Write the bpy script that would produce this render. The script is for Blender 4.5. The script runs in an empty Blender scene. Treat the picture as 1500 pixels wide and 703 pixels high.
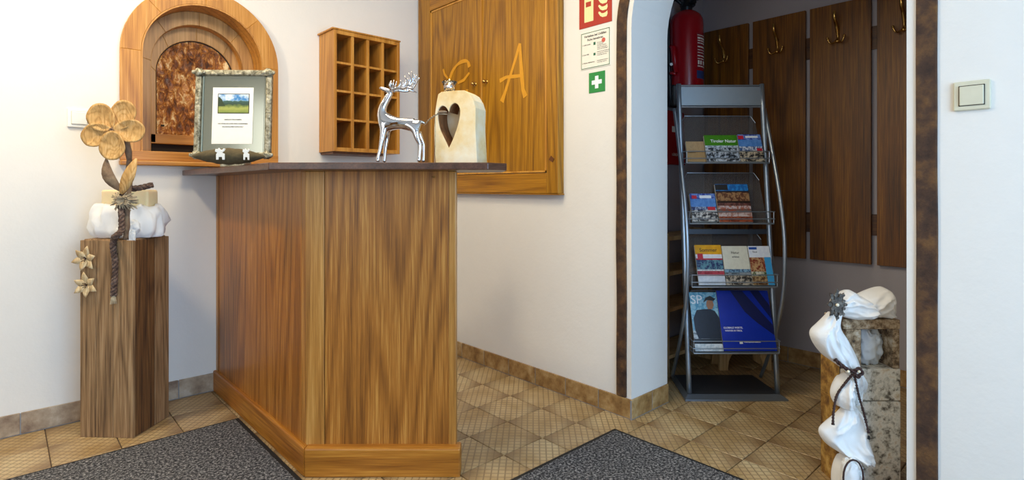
import bpy, bmesh, math, random
from mathutils import Vector, Matrix, noise
random.seed(7)
C = bpy.context.scene.collection
sc = bpy.context.scene
PI = math.pi
# ---------------------------------------------------------------- camera
YAW = 0.8234                                   # view direction measured from +x
VD = Vector((math.cos(YAW), math.sin(YAW), 0)) # into the room
VR = Vector((math.sin(YAW), -math.cos(YAW), 0))
CAMP = Vector((-2.094, -3.144, 1.05))
cam = bpy.data.cameras.new('camera'); co = bpy.data.objects.new('camera', cam); C.objects.link(co)
co.location = CAMP
co.rotation_euler = (PI/2, 0, YAW - PI/2)
cam.sensor_width = 36; cam.lens = 36*807.4/1500
cam.shift_y = -(351.5-274.65)/1500
cam.clip_start = .02
sc.camera = co
RZ = YAW - PI/2                                # turns local x to VR and local y to VD
def W(X, D, z=0): return Vector((CAMP.x + VD.x*D + VR.x*X, CAMP.y + VD.y*D + VR.y*X, z))
# ---------------------------------------------------------------- world, exposure, lights
sc.view_settings.view_transform = 'Standard'; sc.view_settings.look = 'None'
sc.view_settings.gamma = 1; sc.view_settings.use_curve_mapping = False
sc.view_settings.exposure = -0.12
w = bpy.data.worlds.new('world'); sc.world = w; w.use_nodes = True
w.node_tree.nodes['Background'].inputs[0].default_value = (.62, .78, 1, 1)
w.node_tree.nodes['Background'].inputs[1].default_value = 1.0
def area(name, loc, target, sx, sy, power, col, spread=PI):
    l = bpy.data.lights.new(name, 'AREA'); l.shape = 'RECTANGLE'; l.size = sx; l.size_y = sy
    l.energy = power; l.color = col; l.spread = spread
    o = bpy.data.objects.new(name, l); C.objects.link(o); o.location = loc
    o.rotation_euler = (Vector(target)-Vector(loc)).to_track_quat('-Z', 'Y').to_euler()
    return o
area('daylight_entrance', (-1.55, -4.9, 1.3), (-1.0, 0, 1.0), 2.2, 2.1, 98, (.40, .66, 1))
area('ceiling_light_main', (-1.25, -1.5, 2.5), (-1.1, -1.2, 0), .7, .7, 25, (1, .84, .57))
area('ceiling_light_window', (-2.35, -.62, 2.42), (-1.7, -.1, .9), .16, .16, 19, (1, .84, .60))
area('fill_side', (-3.9, -2.6, 1.5), (0, -1.4, 1.1), 1.4, 1.4, 16, (.95, .96, 1))  # added fill aimed at the right wall; no window on this side

# ---------------------------------------------------------------- materials
def lin(h):
    h = h.lstrip('#'); v = [int(h[i:i+2], 16)/255 for i in (0, 2, 4)]
    return tuple((c/12.92 if c <= .04045 else ((c+.055)/1.055)**2.4) for c in v) + (1,)
class NT:
    def __init__(s, name):
        s.m = bpy.data.materials.new(name); s.m.use_nodes = True
        s.t = s.m.node_tree; s.b = s.t.nodes['Principled BSDF']
    def n(s, typ, ins=None, **kw):
        nd = s.t.nodes.new(typ)
        for k, v in kw.items(): setattr(nd, k, v)
        for k, v in (ins or {}).items():
            if hasattr(v, 'is_output') or isinstance(v, bpy.types.NodeSocket): s.t.links.new(v, nd.inputs[k])
            else: nd.inputs[k].default_value = v
        return nd
    def link(s, a, b): s.t.links.new(a, b)
    def math(s, op, a, b=0.0, c=None):
        d = {0: a, 1: b}
        if c is not None: d[2] = c
        return s.n('ShaderNodeMath', d, operation=op).outputs[0]
    def ramp(s, fac, stops, interp='LINEAR'):
        r = s.n('ShaderNodeValToRGB', {0: fac}); r.color_ramp.interpolation = interp
        e = r.color_ramp.elements
        while len(e) < len(stops): e.new(.5)
        for i, (p, c) in enumerate(stops):
            e[i].position = p; e[i].color = lin(c) if isinstance(c, str) else (c, c, c, 1)
        return r.outputs[0]
    def mix(s, fac, a, b, typ='MIX'):
        nd = s.n('ShaderNodeMix', data_type='RGBA', blend_type=typ)
        for k, v in ((0, fac), (6, a), (7, b)):
            if isinstance(v, bpy.types.NodeSocket): s.t.links.new(v, nd.inputs[k])
            else: nd.inputs[k].default_value = v
        return nd.outputs[2]
    def coords(s, rnd=0, kind='Object'):
        tc = s.n('ShaderNodeTexCoord').outputs[kind]
        if rnd:
            oi = s.n('ShaderNodeObjectInfo').outputs['Random']
            v = s.n('ShaderNodeVectorMath', {0: tc, 1: s.n('ShaderNodeCombineXYZ', {0: s.math('MULTIPLY', oi, rnd), 1: s.math('MULTIPLY', oi, rnd*.7), 2: s.math('MULTIPLY', oi, rnd*.3)}).outputs[0]}, operation='ADD')
            return v.outputs[0]
        return tc
    def bump(s, h, strength=.2, dist=.01):
        b = s.n('ShaderNodeBump', {'Strength': strength, 'Distance': dist, 'Height': h})
        s.link(b.outputs[0], s.b.inputs['Normal'])
    def set(s, **kw):
        for k, v in kw.items():
            i = s.b.inputs[k.replace('_', ' ')]
            if isinstance(v, bpy.types.NodeSocket): s.link(v, i)
            else: i.default_value = v
        return s.m
def plain(name, col, rough=.6, metal=0, noise_amt=.06, scale=40, bump=0, **kw):
    t = NT(name); c = lin(col)
    n = t.n('ShaderNodeTexNoise', {'Vector': t.coords(), 'Scale': scale, 'Detail': 3}).outputs[0]
    lo = tuple(x*(1-noise_amt) for x in c[:3])+(1,); hi = tuple(min(1, x*(1+noise_amt)) for x in c[:3])+(1,)
    t.set(Base_Color=t.mix(n, lo, hi), Roughness=rough, Metallic=metal, **kw)
    if bump: t.bump(n, bump, .004)
    return t.m
def mottle(name, stops, scale=12, detail=6, rough=.7, bump=.3, metal=0, rnd=0, dist=0., bd=.01):
    t = NT(name)
    n = t.n('ShaderNodeTexNoise', {'Vector': t.coords(rnd), 'Scale': scale, 'Detail': detail, 'Roughness': .65, 'Distortion': dist}).outputs[0]
    t.set(Base_Color=t.ramp(n, stops), Roughness=rough, Metallic=metal)
    if bump: t.bump(n, bump, bd)
    return t.m
def wood(name, dark, mid, light, axis='Z', rings=9, low=2.6, rough=.42, pore=.5, rnd=0, knots=0, bump=.12, coat=0., tight=.085):
    t = NT(name)
    mp = t.n('ShaderNodeMapping', {'Vector': t.coords(rnd)}, vector_type='POINT')
    k = {'X': (tight, 1, 1), 'Y': (1, tight, 1), 'Z': (1, 1, tight)}[axis]
    mp.inputs['Scale'].default_value = k
    v = mp.outputs[0]
    n1 = t.n('ShaderNodeTexNoise', {'Vector': v, 'Scale': low, 'Detail': 1.5, 'Roughness': .4}).outputs[0]
    band = t.math('MULTIPLY_ADD', t.math('SINE', t.math('MULTIPLY', n1, rings*15.)), .5, .5)
    band = t.math('SUBTRACT', 1., t.math('POWER', band, 3.))
    mp2 = t.n('ShaderNodeMapping', {'Vector': t.coords(rnd)})
    mp2.inputs['Scale'].default_value = tuple(x if x == 1 else .022 for x in k)
    fine = t.n('ShaderNodeTexNoise', {'Vector': mp2.outputs[0], 'Scale': 260, 'Detail': 2, 'Roughness': .6}).outputs[0]
    midn = t.n('ShaderNodeTexNoise', {'Vector': mp2.outputs[0], 'Scale': 110, 'Detail': 4, 'Roughness': .7}).outputs[0]
    f = t.math('ADD', t.math('MULTIPLY', band, .11), t.math('ADD', t.math('MULTIPLY', midn, .5), t.math('MULTIPLY', fine, pore*.6)))
    f = t.math('SUBTRACT', f, pore*.3-.15-.03)
    col = t.ramp(f, [(.34, dark), (.53, mid), (.70, light)])
    if knots:
        vo = t.n('ShaderNodeTexVoronoi', {'Vector': v, 'Scale': knots}).outputs['Distance']
        kf = t.ramp(vo, [(.04, 1.), (.13, 0.)])
        col = t.mix(kf, col, tuple(x*.35 for x in lin(dark)[:3])+(1,))
    t.set(Base_Color=col, Roughness=rough, Coat_Weight=coat, Coat_Roughness=.2)
    if bump: t.bump(f, bump, .002)
    return t.m
M = {}
def plaster(name, col, b=.14):
    t = NT(name)
    n = t.n('ShaderNodeTexNoise', {'Vector': t.coords(), 'Scale': 9, 'Detail': 6, 'Roughness': .6}).outputs[0]
    n2 = t.n('ShaderNodeTexNoise', {'Vector': t.coords(), 'Scale': 70, 'Detail': 3}).outputs[0]
    c = lin(col)
    t.set(Base_Color=t.mix(n, tuple(x*.95 for x in c[:3])+(1,), c), Roughness=.85)
    t.bump(t.math('ADD', n, t.math('MULTIPLY', n2, .25)), b, .012)
    return t.m
M['plaster'] = plaster('plaster', '#efeae0')
M['plaster_dim'] = plaster('plaster_cloakroom_shade', '#b4aeb2', .1)  # darker copy of the plaster, cloakroom shade put into the colour
M['oak'] = wood('oak_counter', '#70400e', '#aa6a24', '#d89c4a', 'Z', 10, 2.4, .38, .6)
M['oak_x'] = wood('oak_plinth', '#80480e', '#b27022', '#d89a40', 'X', 6, 3, .38, .5)
M['oak_y'] = wood('oak_plinth_side', '#80480e', '#b27022', '#d89a40', 'Y', 6, 3, .38, .5)
M['oak_post'] = wood('oak_post', '#84501a', '#b67c34', '#dca65a', 'Z', 4, 4, .38, .5)
M['top'] = wood('counter_top_wood', '#3a261c', '#57392a', '#74503c', 'X', 5, 3, .3, .5)
M['pine'] = wood('cupboard_wood', '#74480a', '#a6700e', '#cc9426', 'Z', 9, 2.6, .4, .5, knots=1.2)
M['pine_h'] = wood('cupboard_wood_across', '#80500a', '#ac7212', '#c88e22', 'Y', 5, 3, .4, .5)
M['pine_b'] = wood('bead_wood', '#a86c1c', '#d4973c', '#e2ad58', 'Z', 3, 3, .4, .5)
M['win'] = wood('window_wood', '#9a5e14', '#c28430', '#dca658', 'Z', 6, 3, .4, .4, rnd=5, knots=1.4)
M['win_h'] = wood('window_wood_across', '#905812', '#b87a28', '#d29a48', 'X', 6, 3, .4, .4, rnd=5)
M['sash'] = wood('sash_wood', '#8a5a22', '#b98643', '#cf9f60', 'Z', 5, 3, .4, .4)
M['keybox'] = wood('key_box_wood', '#9a6014', '#c08432', '#dca854', 'Z', 6, 3, .4, .4)
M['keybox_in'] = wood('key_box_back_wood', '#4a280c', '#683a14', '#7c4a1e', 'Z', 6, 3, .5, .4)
M['walnut'] = wood('walnut_board', '#482a04', '#7c4a0a', '#a67018', 'Z', 5, 3.2, .45, .6, rnd=7)
M['walnut_h'] = wood('walnut_rail', '#3a1d06', '#55300c', '#6e4416', 'Y', 5, 3, .45, .6)
M['old'] = wood('weathered_wood', '#5e442a', '#98744c', '#bc9a70', 'Z', 8, 4.5, .8, .8, rnd=3, knots=1.7, bump=.5, tight=.1)
M['old_shaded'] = wood('weathered_wood_shaded', '#3a2412', '#6a4622', '#8a6438', 'Z', 10, 4.5, .8, .8, rnd=3, knots=2.2, bump=.5, tight=.12)  # darker copy of the planks, the pedestal's side shading put into the colour
M['pale'] = wood('pale_wood', '#9a7848', '#c8a672', '#dcc090', 'Z', 5, 3, .6, .5)
M['flower'] = wood('carved_pale_wood', '#9c7038', '#c89c5c', '#dcb880', 'Z', 5, 14, .7, .6, rnd=4, bump=.6, tight=.5)
M['starwood'] = wood('star_flower_wood', '#b08a58', '#dcc090', '#efdcb4', 'Z', 3, 14, .7, .6, rnd=4)
M['beam'] = mottle('old_beam', [(.3, '#2a1a12'), (.48, '#48301f'), (.62, '#664626'), (.8, '#80602e')], 16, 8, .8, .6)
M['basetile'] = mottle('base_tile', [(.3, '#7a5630'), (.45, '#9c7644'), (.58, '#b4905c'), (.75, '#cbb084')], 16, 8, .5, .25, rnd=9)
M['basetile_l'] = mottle('base_tile_pale', [(.3, '#7c6450'), (.45, '#a08a70'), (.58, '#b6a288'), (.75, '#ccbeaa')], 12, 8, .55, .3, rnd=9)
M['grout'] = plain('grout', '#6c5c4c', .9, 0, .15, 60, .2)
M['grout_grey'] = plain('grout_grey', '#8c8c8c', .9, 0, .1, 60, .2)
def tile_mat():
    t = NT('floor_tile'); co_ = t.n('ShaderNodeTexCoord').outputs['Object']
    s = t.n('ShaderNodeSeparateXYZ', {0: co_}); x, y = s.outputs[0], s.outputs[1]
    u = t.math('MULTIPLY', t.math('ADD', x, y), .7071); v = t.math('MULTIPLY', t.math('SUBTRACT', x, y), .7071)
    def line(q, per, wd):
        f = t.math('ABSOLUTE', t.math('SUBTRACT', t.math('FRACT', t.math('DIVIDE', q, per)), .5))
        return t.ramp(f, [(wd, 1.), (wd+.09, 0.)])
    ln = t.math('MAXIMUM', line(v, .0257, .05), t.math('MULTIPLY', line(u, .0257, .06), .8))
    nz = t.n('ShaderNodeTexNoise', {'Vector': t.coords(6), 'Scale': 7, 'Detail': 5}).outputs[0]
    base = t.ramp(nz, [(.3, '#ac8c58'), (.5, '#c6a878'), (.7, '#d8c090')])
    far = t.math('ADD', t.math('ABSOLUTE', v), t.math('MULTIPLY', nz, .05))
    edge = t.ramp(far, [(.088, 0.), (.16, 1.)])
    col = t.mix(t.math('MULTIPLY', edge, .75), base, lin('#765430'))
    ln2 = t.math('MULTIPLY', ln, t.math('SUBTRACT', 1., t.math('MULTIPLY', edge, .5)))
    col = t.mix(t.math('MULTIPLY', ln2, .66), col, lin('#71563a'))
    rv = t.n('ShaderNodeObjectInfo').outputs['Random']
    col = t.mix(t.math('MULTIPLY', rv, .16), col, lin('#8e6a40'))
    t.set(Base_Color=col, Roughness=.38)
    t.bump(t.math('SUBTRACT', 1., ln), .25, .0015)
    return t.m
M['tile'] = tile_mat()
def mat_mat():
    t = NT('door_mat_pile')
    n = t.n('ShaderNodeTexNoise', {'Vector': t.coords(), 'Scale': 105, 'Detail': 3, 'Roughness': .75}).outputs[0]
    n2 = t.n('ShaderNodeTexNoise', {'Vector': t.coords(), 'Scale': 4, 'Detail': 2}).outputs[0]
    c = t.ramp(n, [(.40, '#1b1b1e'), (.5, '#4c4b4c'), (.58, '#93908e'), (.70, '#bdb9b4')])
    t.set(Base_Color=t.mix(t.math('MULTIPLY', n2, .3), c, lin('#2c2a2a')), Roughness=1)
    t.bump(n, .8, .004); return t.m
M['mat'] = mat_mat()
M['rubber'] = plain('black_rubber', '#161616', .7)
M['black'] = plain('black_plastic', '#101012', .4)
M['chrome'] = plain('chrome', '#cfcfd2', .05, 1, .02)
M['alu'] = plain('brushed_aluminium', '#9fa9b2', .3, .75, .04)
M['alu_panel'] = plain('silver_panel', '#9aa3a8', .45, .55, .04)
M['anthracite'] = plain('anthracite_metal', '#3c4148', .45, .4)
M['steel_trim'] = plain('bevelled_steel', '#77808a', .4, .6)
M['brass'] = plain('brass', '#cda35a', .22, 1)
M['brass_d'] = plain('aged_brass', '#8f6c3a', .3, 1)
M['red'] = plain('red_enamel', '#a00d18', .25)
M['red_sign'] = plain('sign_red', '#b22a12', .5)
M['cream_sign'] = plain('sign_cream', '#f4e8a8', .5)
M['green_sign'] = plain('sign_green', '#1c8a3c', .5)
M['white'] = plain('white_plastic', '#efede4', .35)
M['cream_plastic'] = plain('cream_plastic', '#d6d0b4', .35)
M['paper'] = plain('paper', '#f2ecdc', .7)
M['ink'] = plain('ink', '#3a3630', .8)
M['ink_green'] = plain('ink_green', '#2c6a4a', .8)
M['ink_red'] = plain('ink_red', '#d06050', .8)
M['white_ink'] = plain('white_ink', '#f4f6f8', .6)
M['letter'] = plain('gold_paint', '#dc9a20', .5, 0, .12)
M['wax'] = plain('cream_wax', '#ecd9ac', .5, Subsurface_Weight=.2)
M['heartwood'] = mottle('pale_carved_wood', [(.3, '#d8ae68'), (.45, '#ecd09a'), (.6, '#f2e4c4'), (.8, '#e2d6c0')], 5, 5, .6, .3)
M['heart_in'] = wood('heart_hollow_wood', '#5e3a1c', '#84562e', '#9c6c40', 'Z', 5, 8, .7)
M['felt'] = plain('olive_felt', '#54482e', .95, 0, .35, 90, .5)
M['feltwhite'] = plain('white_felt', '#efeadc', .9)
M['cord'] = plain('dark_leather_cord', '#3a2018', .6, 0, .3, 60)
M['rope'] = mottle('braided_raffia', [(.3, '#352620'), (.5, '#5c463a'), (.7, '#8c7666')], 60, 5, .9, .6)
M['raffia'] = mottle('raffia_bow', [(.3, '#7c6c56'), (.5, '#a89678'), (.7, '#ccbc9c')], 50, 5, .9, .6)
M['bark'] = mottle('driftwood', [(.3, '#4c3a2c'), (.5, '#846a52'), (.7, '#a8906e')], 14, 7, .9, .8)
M['star_brooch'] = mottle('grey_filigree', [(.3, '#2a2622'), (.5, '#5a5248'), (.7, '#8a8274')], 60, 4, .6, .6)
M['pearl'] = plain('pearl', '#f0e4c8', .2)
def cloth(name, col, tr=.35):
    t = NT(name)
    n = t.n('ShaderNodeTexNoise', {'Vector': t.coords(), 'Scale': 24, 'Detail': 3}).outputs[0]
    t.set(Base_Color=lin(col), Roughness=.7, Transmission_Weight=0, Sheen_Weight=.3, Subsurface_Weight=tr, Subsurface_Radius=(.02, .02, .02))
    t.bump(n, .25, .006); return t.m
M['tulle'] = cloth('white_organza', '#f1eee8')
M['tissue'] = cloth('blue_white_tissue', '#dfe9f2')
M['granite'] = mottle('speckled_stone_bark', [(.33, '#332e28'), (.40, '#8a8274'), (.45, '#c4bdac'), (.55, '#ece6d8'), (.70, '#c8b08a')], 34, 7, .8, .5, rnd=2)
M['gold_bark'] = mottle('golden_bark', [(.3, '#3a2410'), (.45, '#8a6024'), (.6, '#bd9244'), (.75, '#d8b878')], 22, 8, .8, .6)
M['frame_bark'] = mottle('brown_stone_bark', [(.33, '#33281e'), (.44, '#7c6448'), (.54, '#b09878'), (.68, '#d2c6b0')], 40, 8, .8, .5)
M['ornate'] = mottle('antique_silver', [(.36, '#5c5644'), (.5, '#9a947c'), (.66, '#c8c2ac')], 70, 6, .35, .5, metal=.6)
M['mirror'] = plain('mirror_glass', '#a3a492', .16, .9, .01)
M['gap'] = plain('dark_recess', '#2e241a', .9)
def amber():
    t = NT('amber_glass'); v = t.coords()
    mp = t.n('ShaderNodeMapping', {'Vector': v}); mp.inputs['Scale'].default_value = (1, 1, .55)
    n = t.n('ShaderNodeTexNoise', {'Vector': mp.outputs[0], 'Scale': 42, 'Detail': 4, 'Roughness': .7, 'Distortion': .6}).outputs[0]
    n2 = t.n('ShaderNodeTexNoise', {'Vector': v, 'Scale': 6, 'Detail': 3}).outputs[0]
    c = t.ramp(t.math('ADD', t.math('MULTIPLY', n, .65), t.math('MULTIPLY', n2, .35)), [(.38, '#4a2608'), (.47, '#905018'), (.54, '#c88030'), (.61, '#ffdca0')])  # palest stop paints highlights into the opaque glass colour
    t.set(Base_Color=c, Roughness=.3)
    t.bump(n, .9, .02); return t.m
M['amber'] = amber()
def acrylic():
    t = NT('smoked_perforated_acrylic')
    co_ = t.coords(); s = t.n('ShaderNodeSeparateXYZ', {0: co_})
    def cell(q):
        return t.math('ABSOLUTE', t.math('SUBTRACT', t.math('FRACT', t.math('DIVIDE', q, .008)), .5))
    a = cell(t.math('ADD', s.outputs[0], s.outputs[2])); b = cell(t.math('SUBTRACT', s.outputs[0], s.outputs[2]))
    hole = t.math('LESS_THAN', t.math('MAXIMUM', a, b), .36)
    al = t.math('SUBTRACT', .62, t.math('MULTIPLY', hole, .34))
    t.set(Base_Color=lin('#6c6662'), Roughness=.3, Metallic=.3, Alpha=al)
    return t.m
M['acrylic'] = acrylic()
def glassy(name, col=(1, 1, 1, 1), rough=.02):
    t = NT(name); return t.set(Base_Color=col, Roughness=rough, Transmission_Weight=1., IOR=1.45)
M['glass'] = glassy('clear_glass')
def flame():
    t = NT('flame'); return t.set(Base_Color=(1, .6, .2, 1), Emission_Color=(1, .62, .22, 1), Emission_Strength=9.)
M['flame'] = flame()

# ---------------------------------------------------------------- mesh helpers
class MB:
    def __init__(s): s.v = []; s.f = []
    def add(s, vs, fs):
        k = len(s.v); s.v += [Vector(p) for p in vs]; s.f += [tuple(i+k for i in f) for f in fs]; return s
    def box(s, x0, x1, y0, y1, z0, z1):
        vs = [(x, y, z) for z in (z0, z1) for (x, y) in ((x0, y0), (x1, y0), (x1, y1), (x0, y1))]
        return s.add(vs, [(3, 2, 1, 0), (4, 5, 6, 7), (0, 1, 5, 4), (1, 2, 6, 5), (2, 3, 7, 6), (3, 0, 4, 7)])
    def prism(s, poly, a, b, axis='z'):
        # poly of 2D points; extruded from a to b along axis ('x': (y,z), 'y': (x,z), 'z': (x,y))
        def P(p, t): return {'x': (t, p[0], p[1]), 'y': (p[0], t, p[1]), 'z': (p[0], p[1], t)}[axis]
        n = len(poly)
        return s.add([P(p, a) for p in poly]+[P(p, b) for p in poly],
                     [tuple(range(n))[::-1], tuple(range(n, 2*n))]+[(i, (i+1) % n, n+(i+1) % n, n+i) for i in range(n)])
    def loft(s, rings, closed=True, caps=True):
        n = len(rings[0]); k = len(rings); vs = [p for r in rings for p in r]; fs = []
        for j in range(k-1):
            for i in range(n if closed else n-1):
                fs.append((j*n+i, j*n+(i+1) % n, (j+1)*n+(i+1) % n, (j+1)*n+i))
        if caps and closed: fs += [tuple(range(n))[::-1], tuple(range((k-1)*n, k*n))]
        return s.add(vs, fs)
    def tube(s, pts, r, n=10, flat=1.):
        pts = [Vector(p) for p in pts]; rs = r if isinstance(r, (list, tuple)) else [r]*len(pts)
        rings = []; ref = None
        for i, p in enumerate(pts):
            t = (pts[min(i+1, len(pts)-1)]-pts[max(i-1, 0)]).normalized()
            if ref is None: ref = Vector((0, 0, 1)) if abs(t.z) < .9 else Vector((1, 0, 0))
            a = t.cross(ref).normalized(); b = t.cross(a).normalized(); ref = -b if (-b).dot(ref) > 0 else b
            rings.append([p+a*math.cos(q*2*PI/n)*rs[i]+b*math.sin(q*2*PI/n)*rs[i]*flat for q in range(n)])
        return s.loft(rings)
    def lathe(s, prof, n=24, c=(0, 0, 0)):
        c = Vector(c)
        return s.loft([[c+Vector((r*math.cos(i*2*PI/n), r*math.sin(i*2*PI/n), z)) for i in range(n)] for r, z in prof])
    def build(s, name, mat, parent=None, bevel=0, smooth=False, sub=0, base=None, kind=None, seg=2):
        me = bpy.data.meshes.new(name); me.from_pydata([tuple(p) for p in s.v], [], s.f)
        bm = bmesh.new(); bm.from_mesh(me); bmesh.ops.recalc_face_normals(bm, faces=bm.faces); bm.to_mesh(me); bm.free()
        me.materials.append(mat)
        o = bpy.data.objects.new(name, me); C.objects.link(o)
        if parent is not None: o.parent = parent
        if smooth:
            for p in me.polygons: p.use_smooth = True
        if bevel:
            m = o.modifiers.new('bevel', 'BEVEL'); m.width = bevel; m.segments = seg; m.limit_method = 'ANGLE'; m.angle_limit = .6
        if sub:
            m = o.modifiers.new('sub', 'SUBSURF'); m.levels = sub; m.render_levels = sub
        if kind: o['kind'] = kind
        return o
def holed(name, outer, holes, a, b, axis, mat, parent=None, kind=None):
    """slab with holes, extruded a..b along axis"""
    def P(p, t): return {'x': (t, p[0], p[1]), 'y': (p[0], t, p[1]), 'z': (p[0], p[1], t)}[axis]
    bm = bmesh.new()
    for t in (a, b):
        es = []
        for lp in [outer]+holes:
            vs = [bm.verts.new(P(p, t)) for p in lp]
            es += [bm.edges.new((vs[i], vs[(i+1) % len(vs)])) for i in range(len(vs))]
        bmesh.ops.triangle_fill(bm, use_beauty=True, use_dissolve=False, edges=es)
    bm.verts.ensure_lookup_table(); tot = sum(len(l) for l in [outer]+holes); k = 0
    for lp in [outer]+holes:
        n = len(lp)
        for i in range(n):
            j = (i+1) % n
            bm.faces.new((bm.verts[k+i], bm.verts[k+j], bm.verts[tot+k+j], bm.verts[tot+k+i]))
        k += n
    bmesh.ops.recalc_face_normals(bm, faces=bm.faces)
    me = bpy.data.meshes.new(name); bm.to_mesh(me); bm.free(); me.materials.append(mat)
    o = bpy.data.objects.new(name, me); C.objects.link(o)
    if parent is not None: o.parent = parent
    if kind: o['kind'] = kind
    return o
def arch(cx, r, z0, zs, n=28):
    """outline from bottom left, up, over a half circle and down"""
    return [(cx-r, z0)]+[(cx-r*math.cos(i*PI/n), zs+r*math.sin(i*PI/n)) for i in range(n+1)]+[(cx+r, z0)]
def tag(o, label, cat, group=None):
    o['label'] = label; o['category'] = cat
    if group: o['group'] = group
    return o
def thing(name, label, cat, loc=(0, 0, 0), rz=0., rx=0., group=None):
    o = bpy.data.objects.new(name, None); C.objects.link(o); o.location = loc; o.rotation_euler = (rx, 0, rz)
    o.empty_display_size = .05
    return tag(o, label, cat, group)
def empty_struct(name):
    o = bpy.data.objects.new(name, None); C.objects.link(o); o['kind'] = 'structure'; return o
def text(name, body, size, mat, parent, loc, rot=(PI/2, 0, 0), ext=.0004, align='LEFT', bold=0, sx=1.):
    cu = bpy.data.curves.new(name, 'FONT'); cu.body = body; cu.size = size; cu.extrude = ext; cu.align_x = align; cu.offset = bold
    t = bpy.data.objects.new(name, cu); C.objects.link(t)
    dg = bpy.context.evaluated_depsgraph_get(); me = bpy.data.meshes.new_from_object(t.evaluated_get(dg))
    bpy.data.objects.remove(t); me.materials.clear(); me.materials.append(mat)
    o = bpy.data.objects.new(name, me); C.objects.link(o); o.parent = parent; o.location = loc; o.rotation_euler = rot; o.scale = (sx, 1, 1)
    return o
def ribbon2d(pts, ws):
    """flat stroke outline polygon from centre line"""
    L, R = [], []
    for i, p in enumerate(pts):
        a = Vector(pts[max(i-1, 0)]); b = Vector(pts[min(i+1, len(pts)-1)]); t = (b-a).normalized(); nn = Vector((-t.y, t.x))
        L.append(Vector(p)+nn*ws[i]/2); R.append(Vector(p)-nn*ws[i]/2)
    return L, R
def stroke(mb, pts, ws, a, b, axis):
    L, R = ribbon2d(pts, ws)
    for i in range(len(pts)-1):
        mb.prism([L[i], L[i+1], R[i+1], R[i]], a, b, axis)
def smoothpath(pts, n=6):
    pts = [Vector(p) for p in pts]; out = []
    for i in range(len(pts)-1):
        p0 = pts[max(i-1, 0)]; p1 = pts[i]; p2 = pts[i+1]; p3 = pts[min(i+2, len(pts)-1)]
        for k in range(n):
            t = k/n
            out.append(.5*((2*p1)+(p2-p0)*t+(2*p0-5*p1+4*p2-p3)*t*t+(3*p1-p0-3*p2+p3)*t**3))
    out.append(pts[-1]); return out
def braid(mb, pts, R, r, pitch, strands=3, n=6):
    path = smoothpath(pts, 8); d = [0]
    for i in range(1, len(path)): d.append(d[-1]+(path[i]-path[i-1]).length)
    for s in range(strands):
        q = []
        for i, p in enumerate(path):
            t = (path[min(i+1, len(path)-1)]-path[max(i-1, 0)]).normalized()
            a = t.cross(Vector((0.3, .9, .1))).normalized(); b = t.cross(a)
            ph = d[i]/pitch*2*PI+s*2*PI/strands
            q.append(p+a*math.cos(ph)*R+b*math.sin(ph)*R)
        mb.tube(q, [r*(1+.25*noise.noise(x*60)) for x in q], n)

# ================================================================ THE SETTING
TS = .2181; GX, GY = -.210, -.8795            # tile grid
CEIL = 2.55
MB().box(-4.2, 1.6, -5.2, .3, -.06, -.006).build('floor', M['grout'], kind='structure')
floor = bpy.data.objects['floor']
g = .0035
tm = MB().box(-TS/2+g/2, TS/2-g/2, -TS/2+g/2, TS/2-g/2, -.008, 0).build('tile', M['tile'], floor, bevel=.0015, seg=1)
tilemesh = tm.data; proto_used = False; rest = MB(); cnt = 0; cells = []
for i in range(-18, 9):
    for j in range(-20, 6):
        x = GX+TS*(i+.5); y = GY+TS*(j+.5)
        if x < -4.1 or x > 1.5 or y > .15 or y < -5.1: continue
        rel = Vector((x, y, 0))-CAMP; D = rel.dot(VD); X = rel.dot(VR)
        room = (x < .08) or (x < 1.45 and y < -1.2)
        vis = D > 1.72 and abs(X) < D*.93+.25 and room
        cells.append((0 if vis else 1, D if vis else 99, x, y, room))
cells.sort()
for k, (nv, D, x, y, room) in enumerate(cells):
    if not room: continue
    if not nv and cnt < 299:
        if cnt == 0: o = tm
        else:
            o = tm.copy(); C.objects.link(o)
        o.location = (x, y, 0); cnt += 1
    else:
        rest.box(x-TS/2+g/2, x+TS/2-g/2, y-TS/2+g/2, y+TS/2-g/2, -.008, 0)
rest.build('distant_tiles', M['tile'], floor, kind='stuff')
MB().box(-4.2, 1.6, -5.2, .3, CEIL, CEIL+.05).build('ceiling', M['plaster'], kind='structure')
# left wall (y = 0) with the arched window opening
WX, WR1, ZS = -1.329, .277, 1.70
holed('wall_left', [(-4.2, 0), (0.0, 0), (0.0, CEIL), (-4.2, CEIL)], [arch(WX, WR1, 1.19, ZS)], 0, .3, 'y', M['plaster'], kind='structure')
# right wall (x = 0) with the arched doorway
OY0, OY1, OZ = -2.715, -1.68, 1.77
oc, orr = (OY0+OY1)/2, (OY1-OY0)/2
arc = [(oc+orr*math.cos(i*PI/32), OZ+orr*math.sin(i*PI/32)) for i in range(33)]
MB().prism([(.3, 0), (OY1, 0)]+arc+[(OY0, 0), (-5.2, 0), (-5.2, CEIL), (.3, CEIL)], 0, .30, 'x').build('wall_right', M['plaster'], kind='structure')
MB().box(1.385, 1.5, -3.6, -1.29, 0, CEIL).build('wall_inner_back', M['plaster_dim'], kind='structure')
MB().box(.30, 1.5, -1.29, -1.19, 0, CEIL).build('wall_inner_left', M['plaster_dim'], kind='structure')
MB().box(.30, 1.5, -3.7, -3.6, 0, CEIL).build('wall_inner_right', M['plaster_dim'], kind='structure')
MB().box(-4.3, -4.2, -5.2, .3, 0, CEIL).build('wall_side', M['plaster'], kind='structure')
holed('wall_rear', [(-4.2, 0), (0, 0), (0, CEIL), (-4.2, CEIL)], [[(-2.7, .02), (-.3, .02), (-.3, 2.35), (-2.7, 2.35)]], -5.2, -5.0, 'y', M['oak'], kind='structure')  # unseen wall, made oak so the chrome gets dark reflections
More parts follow.
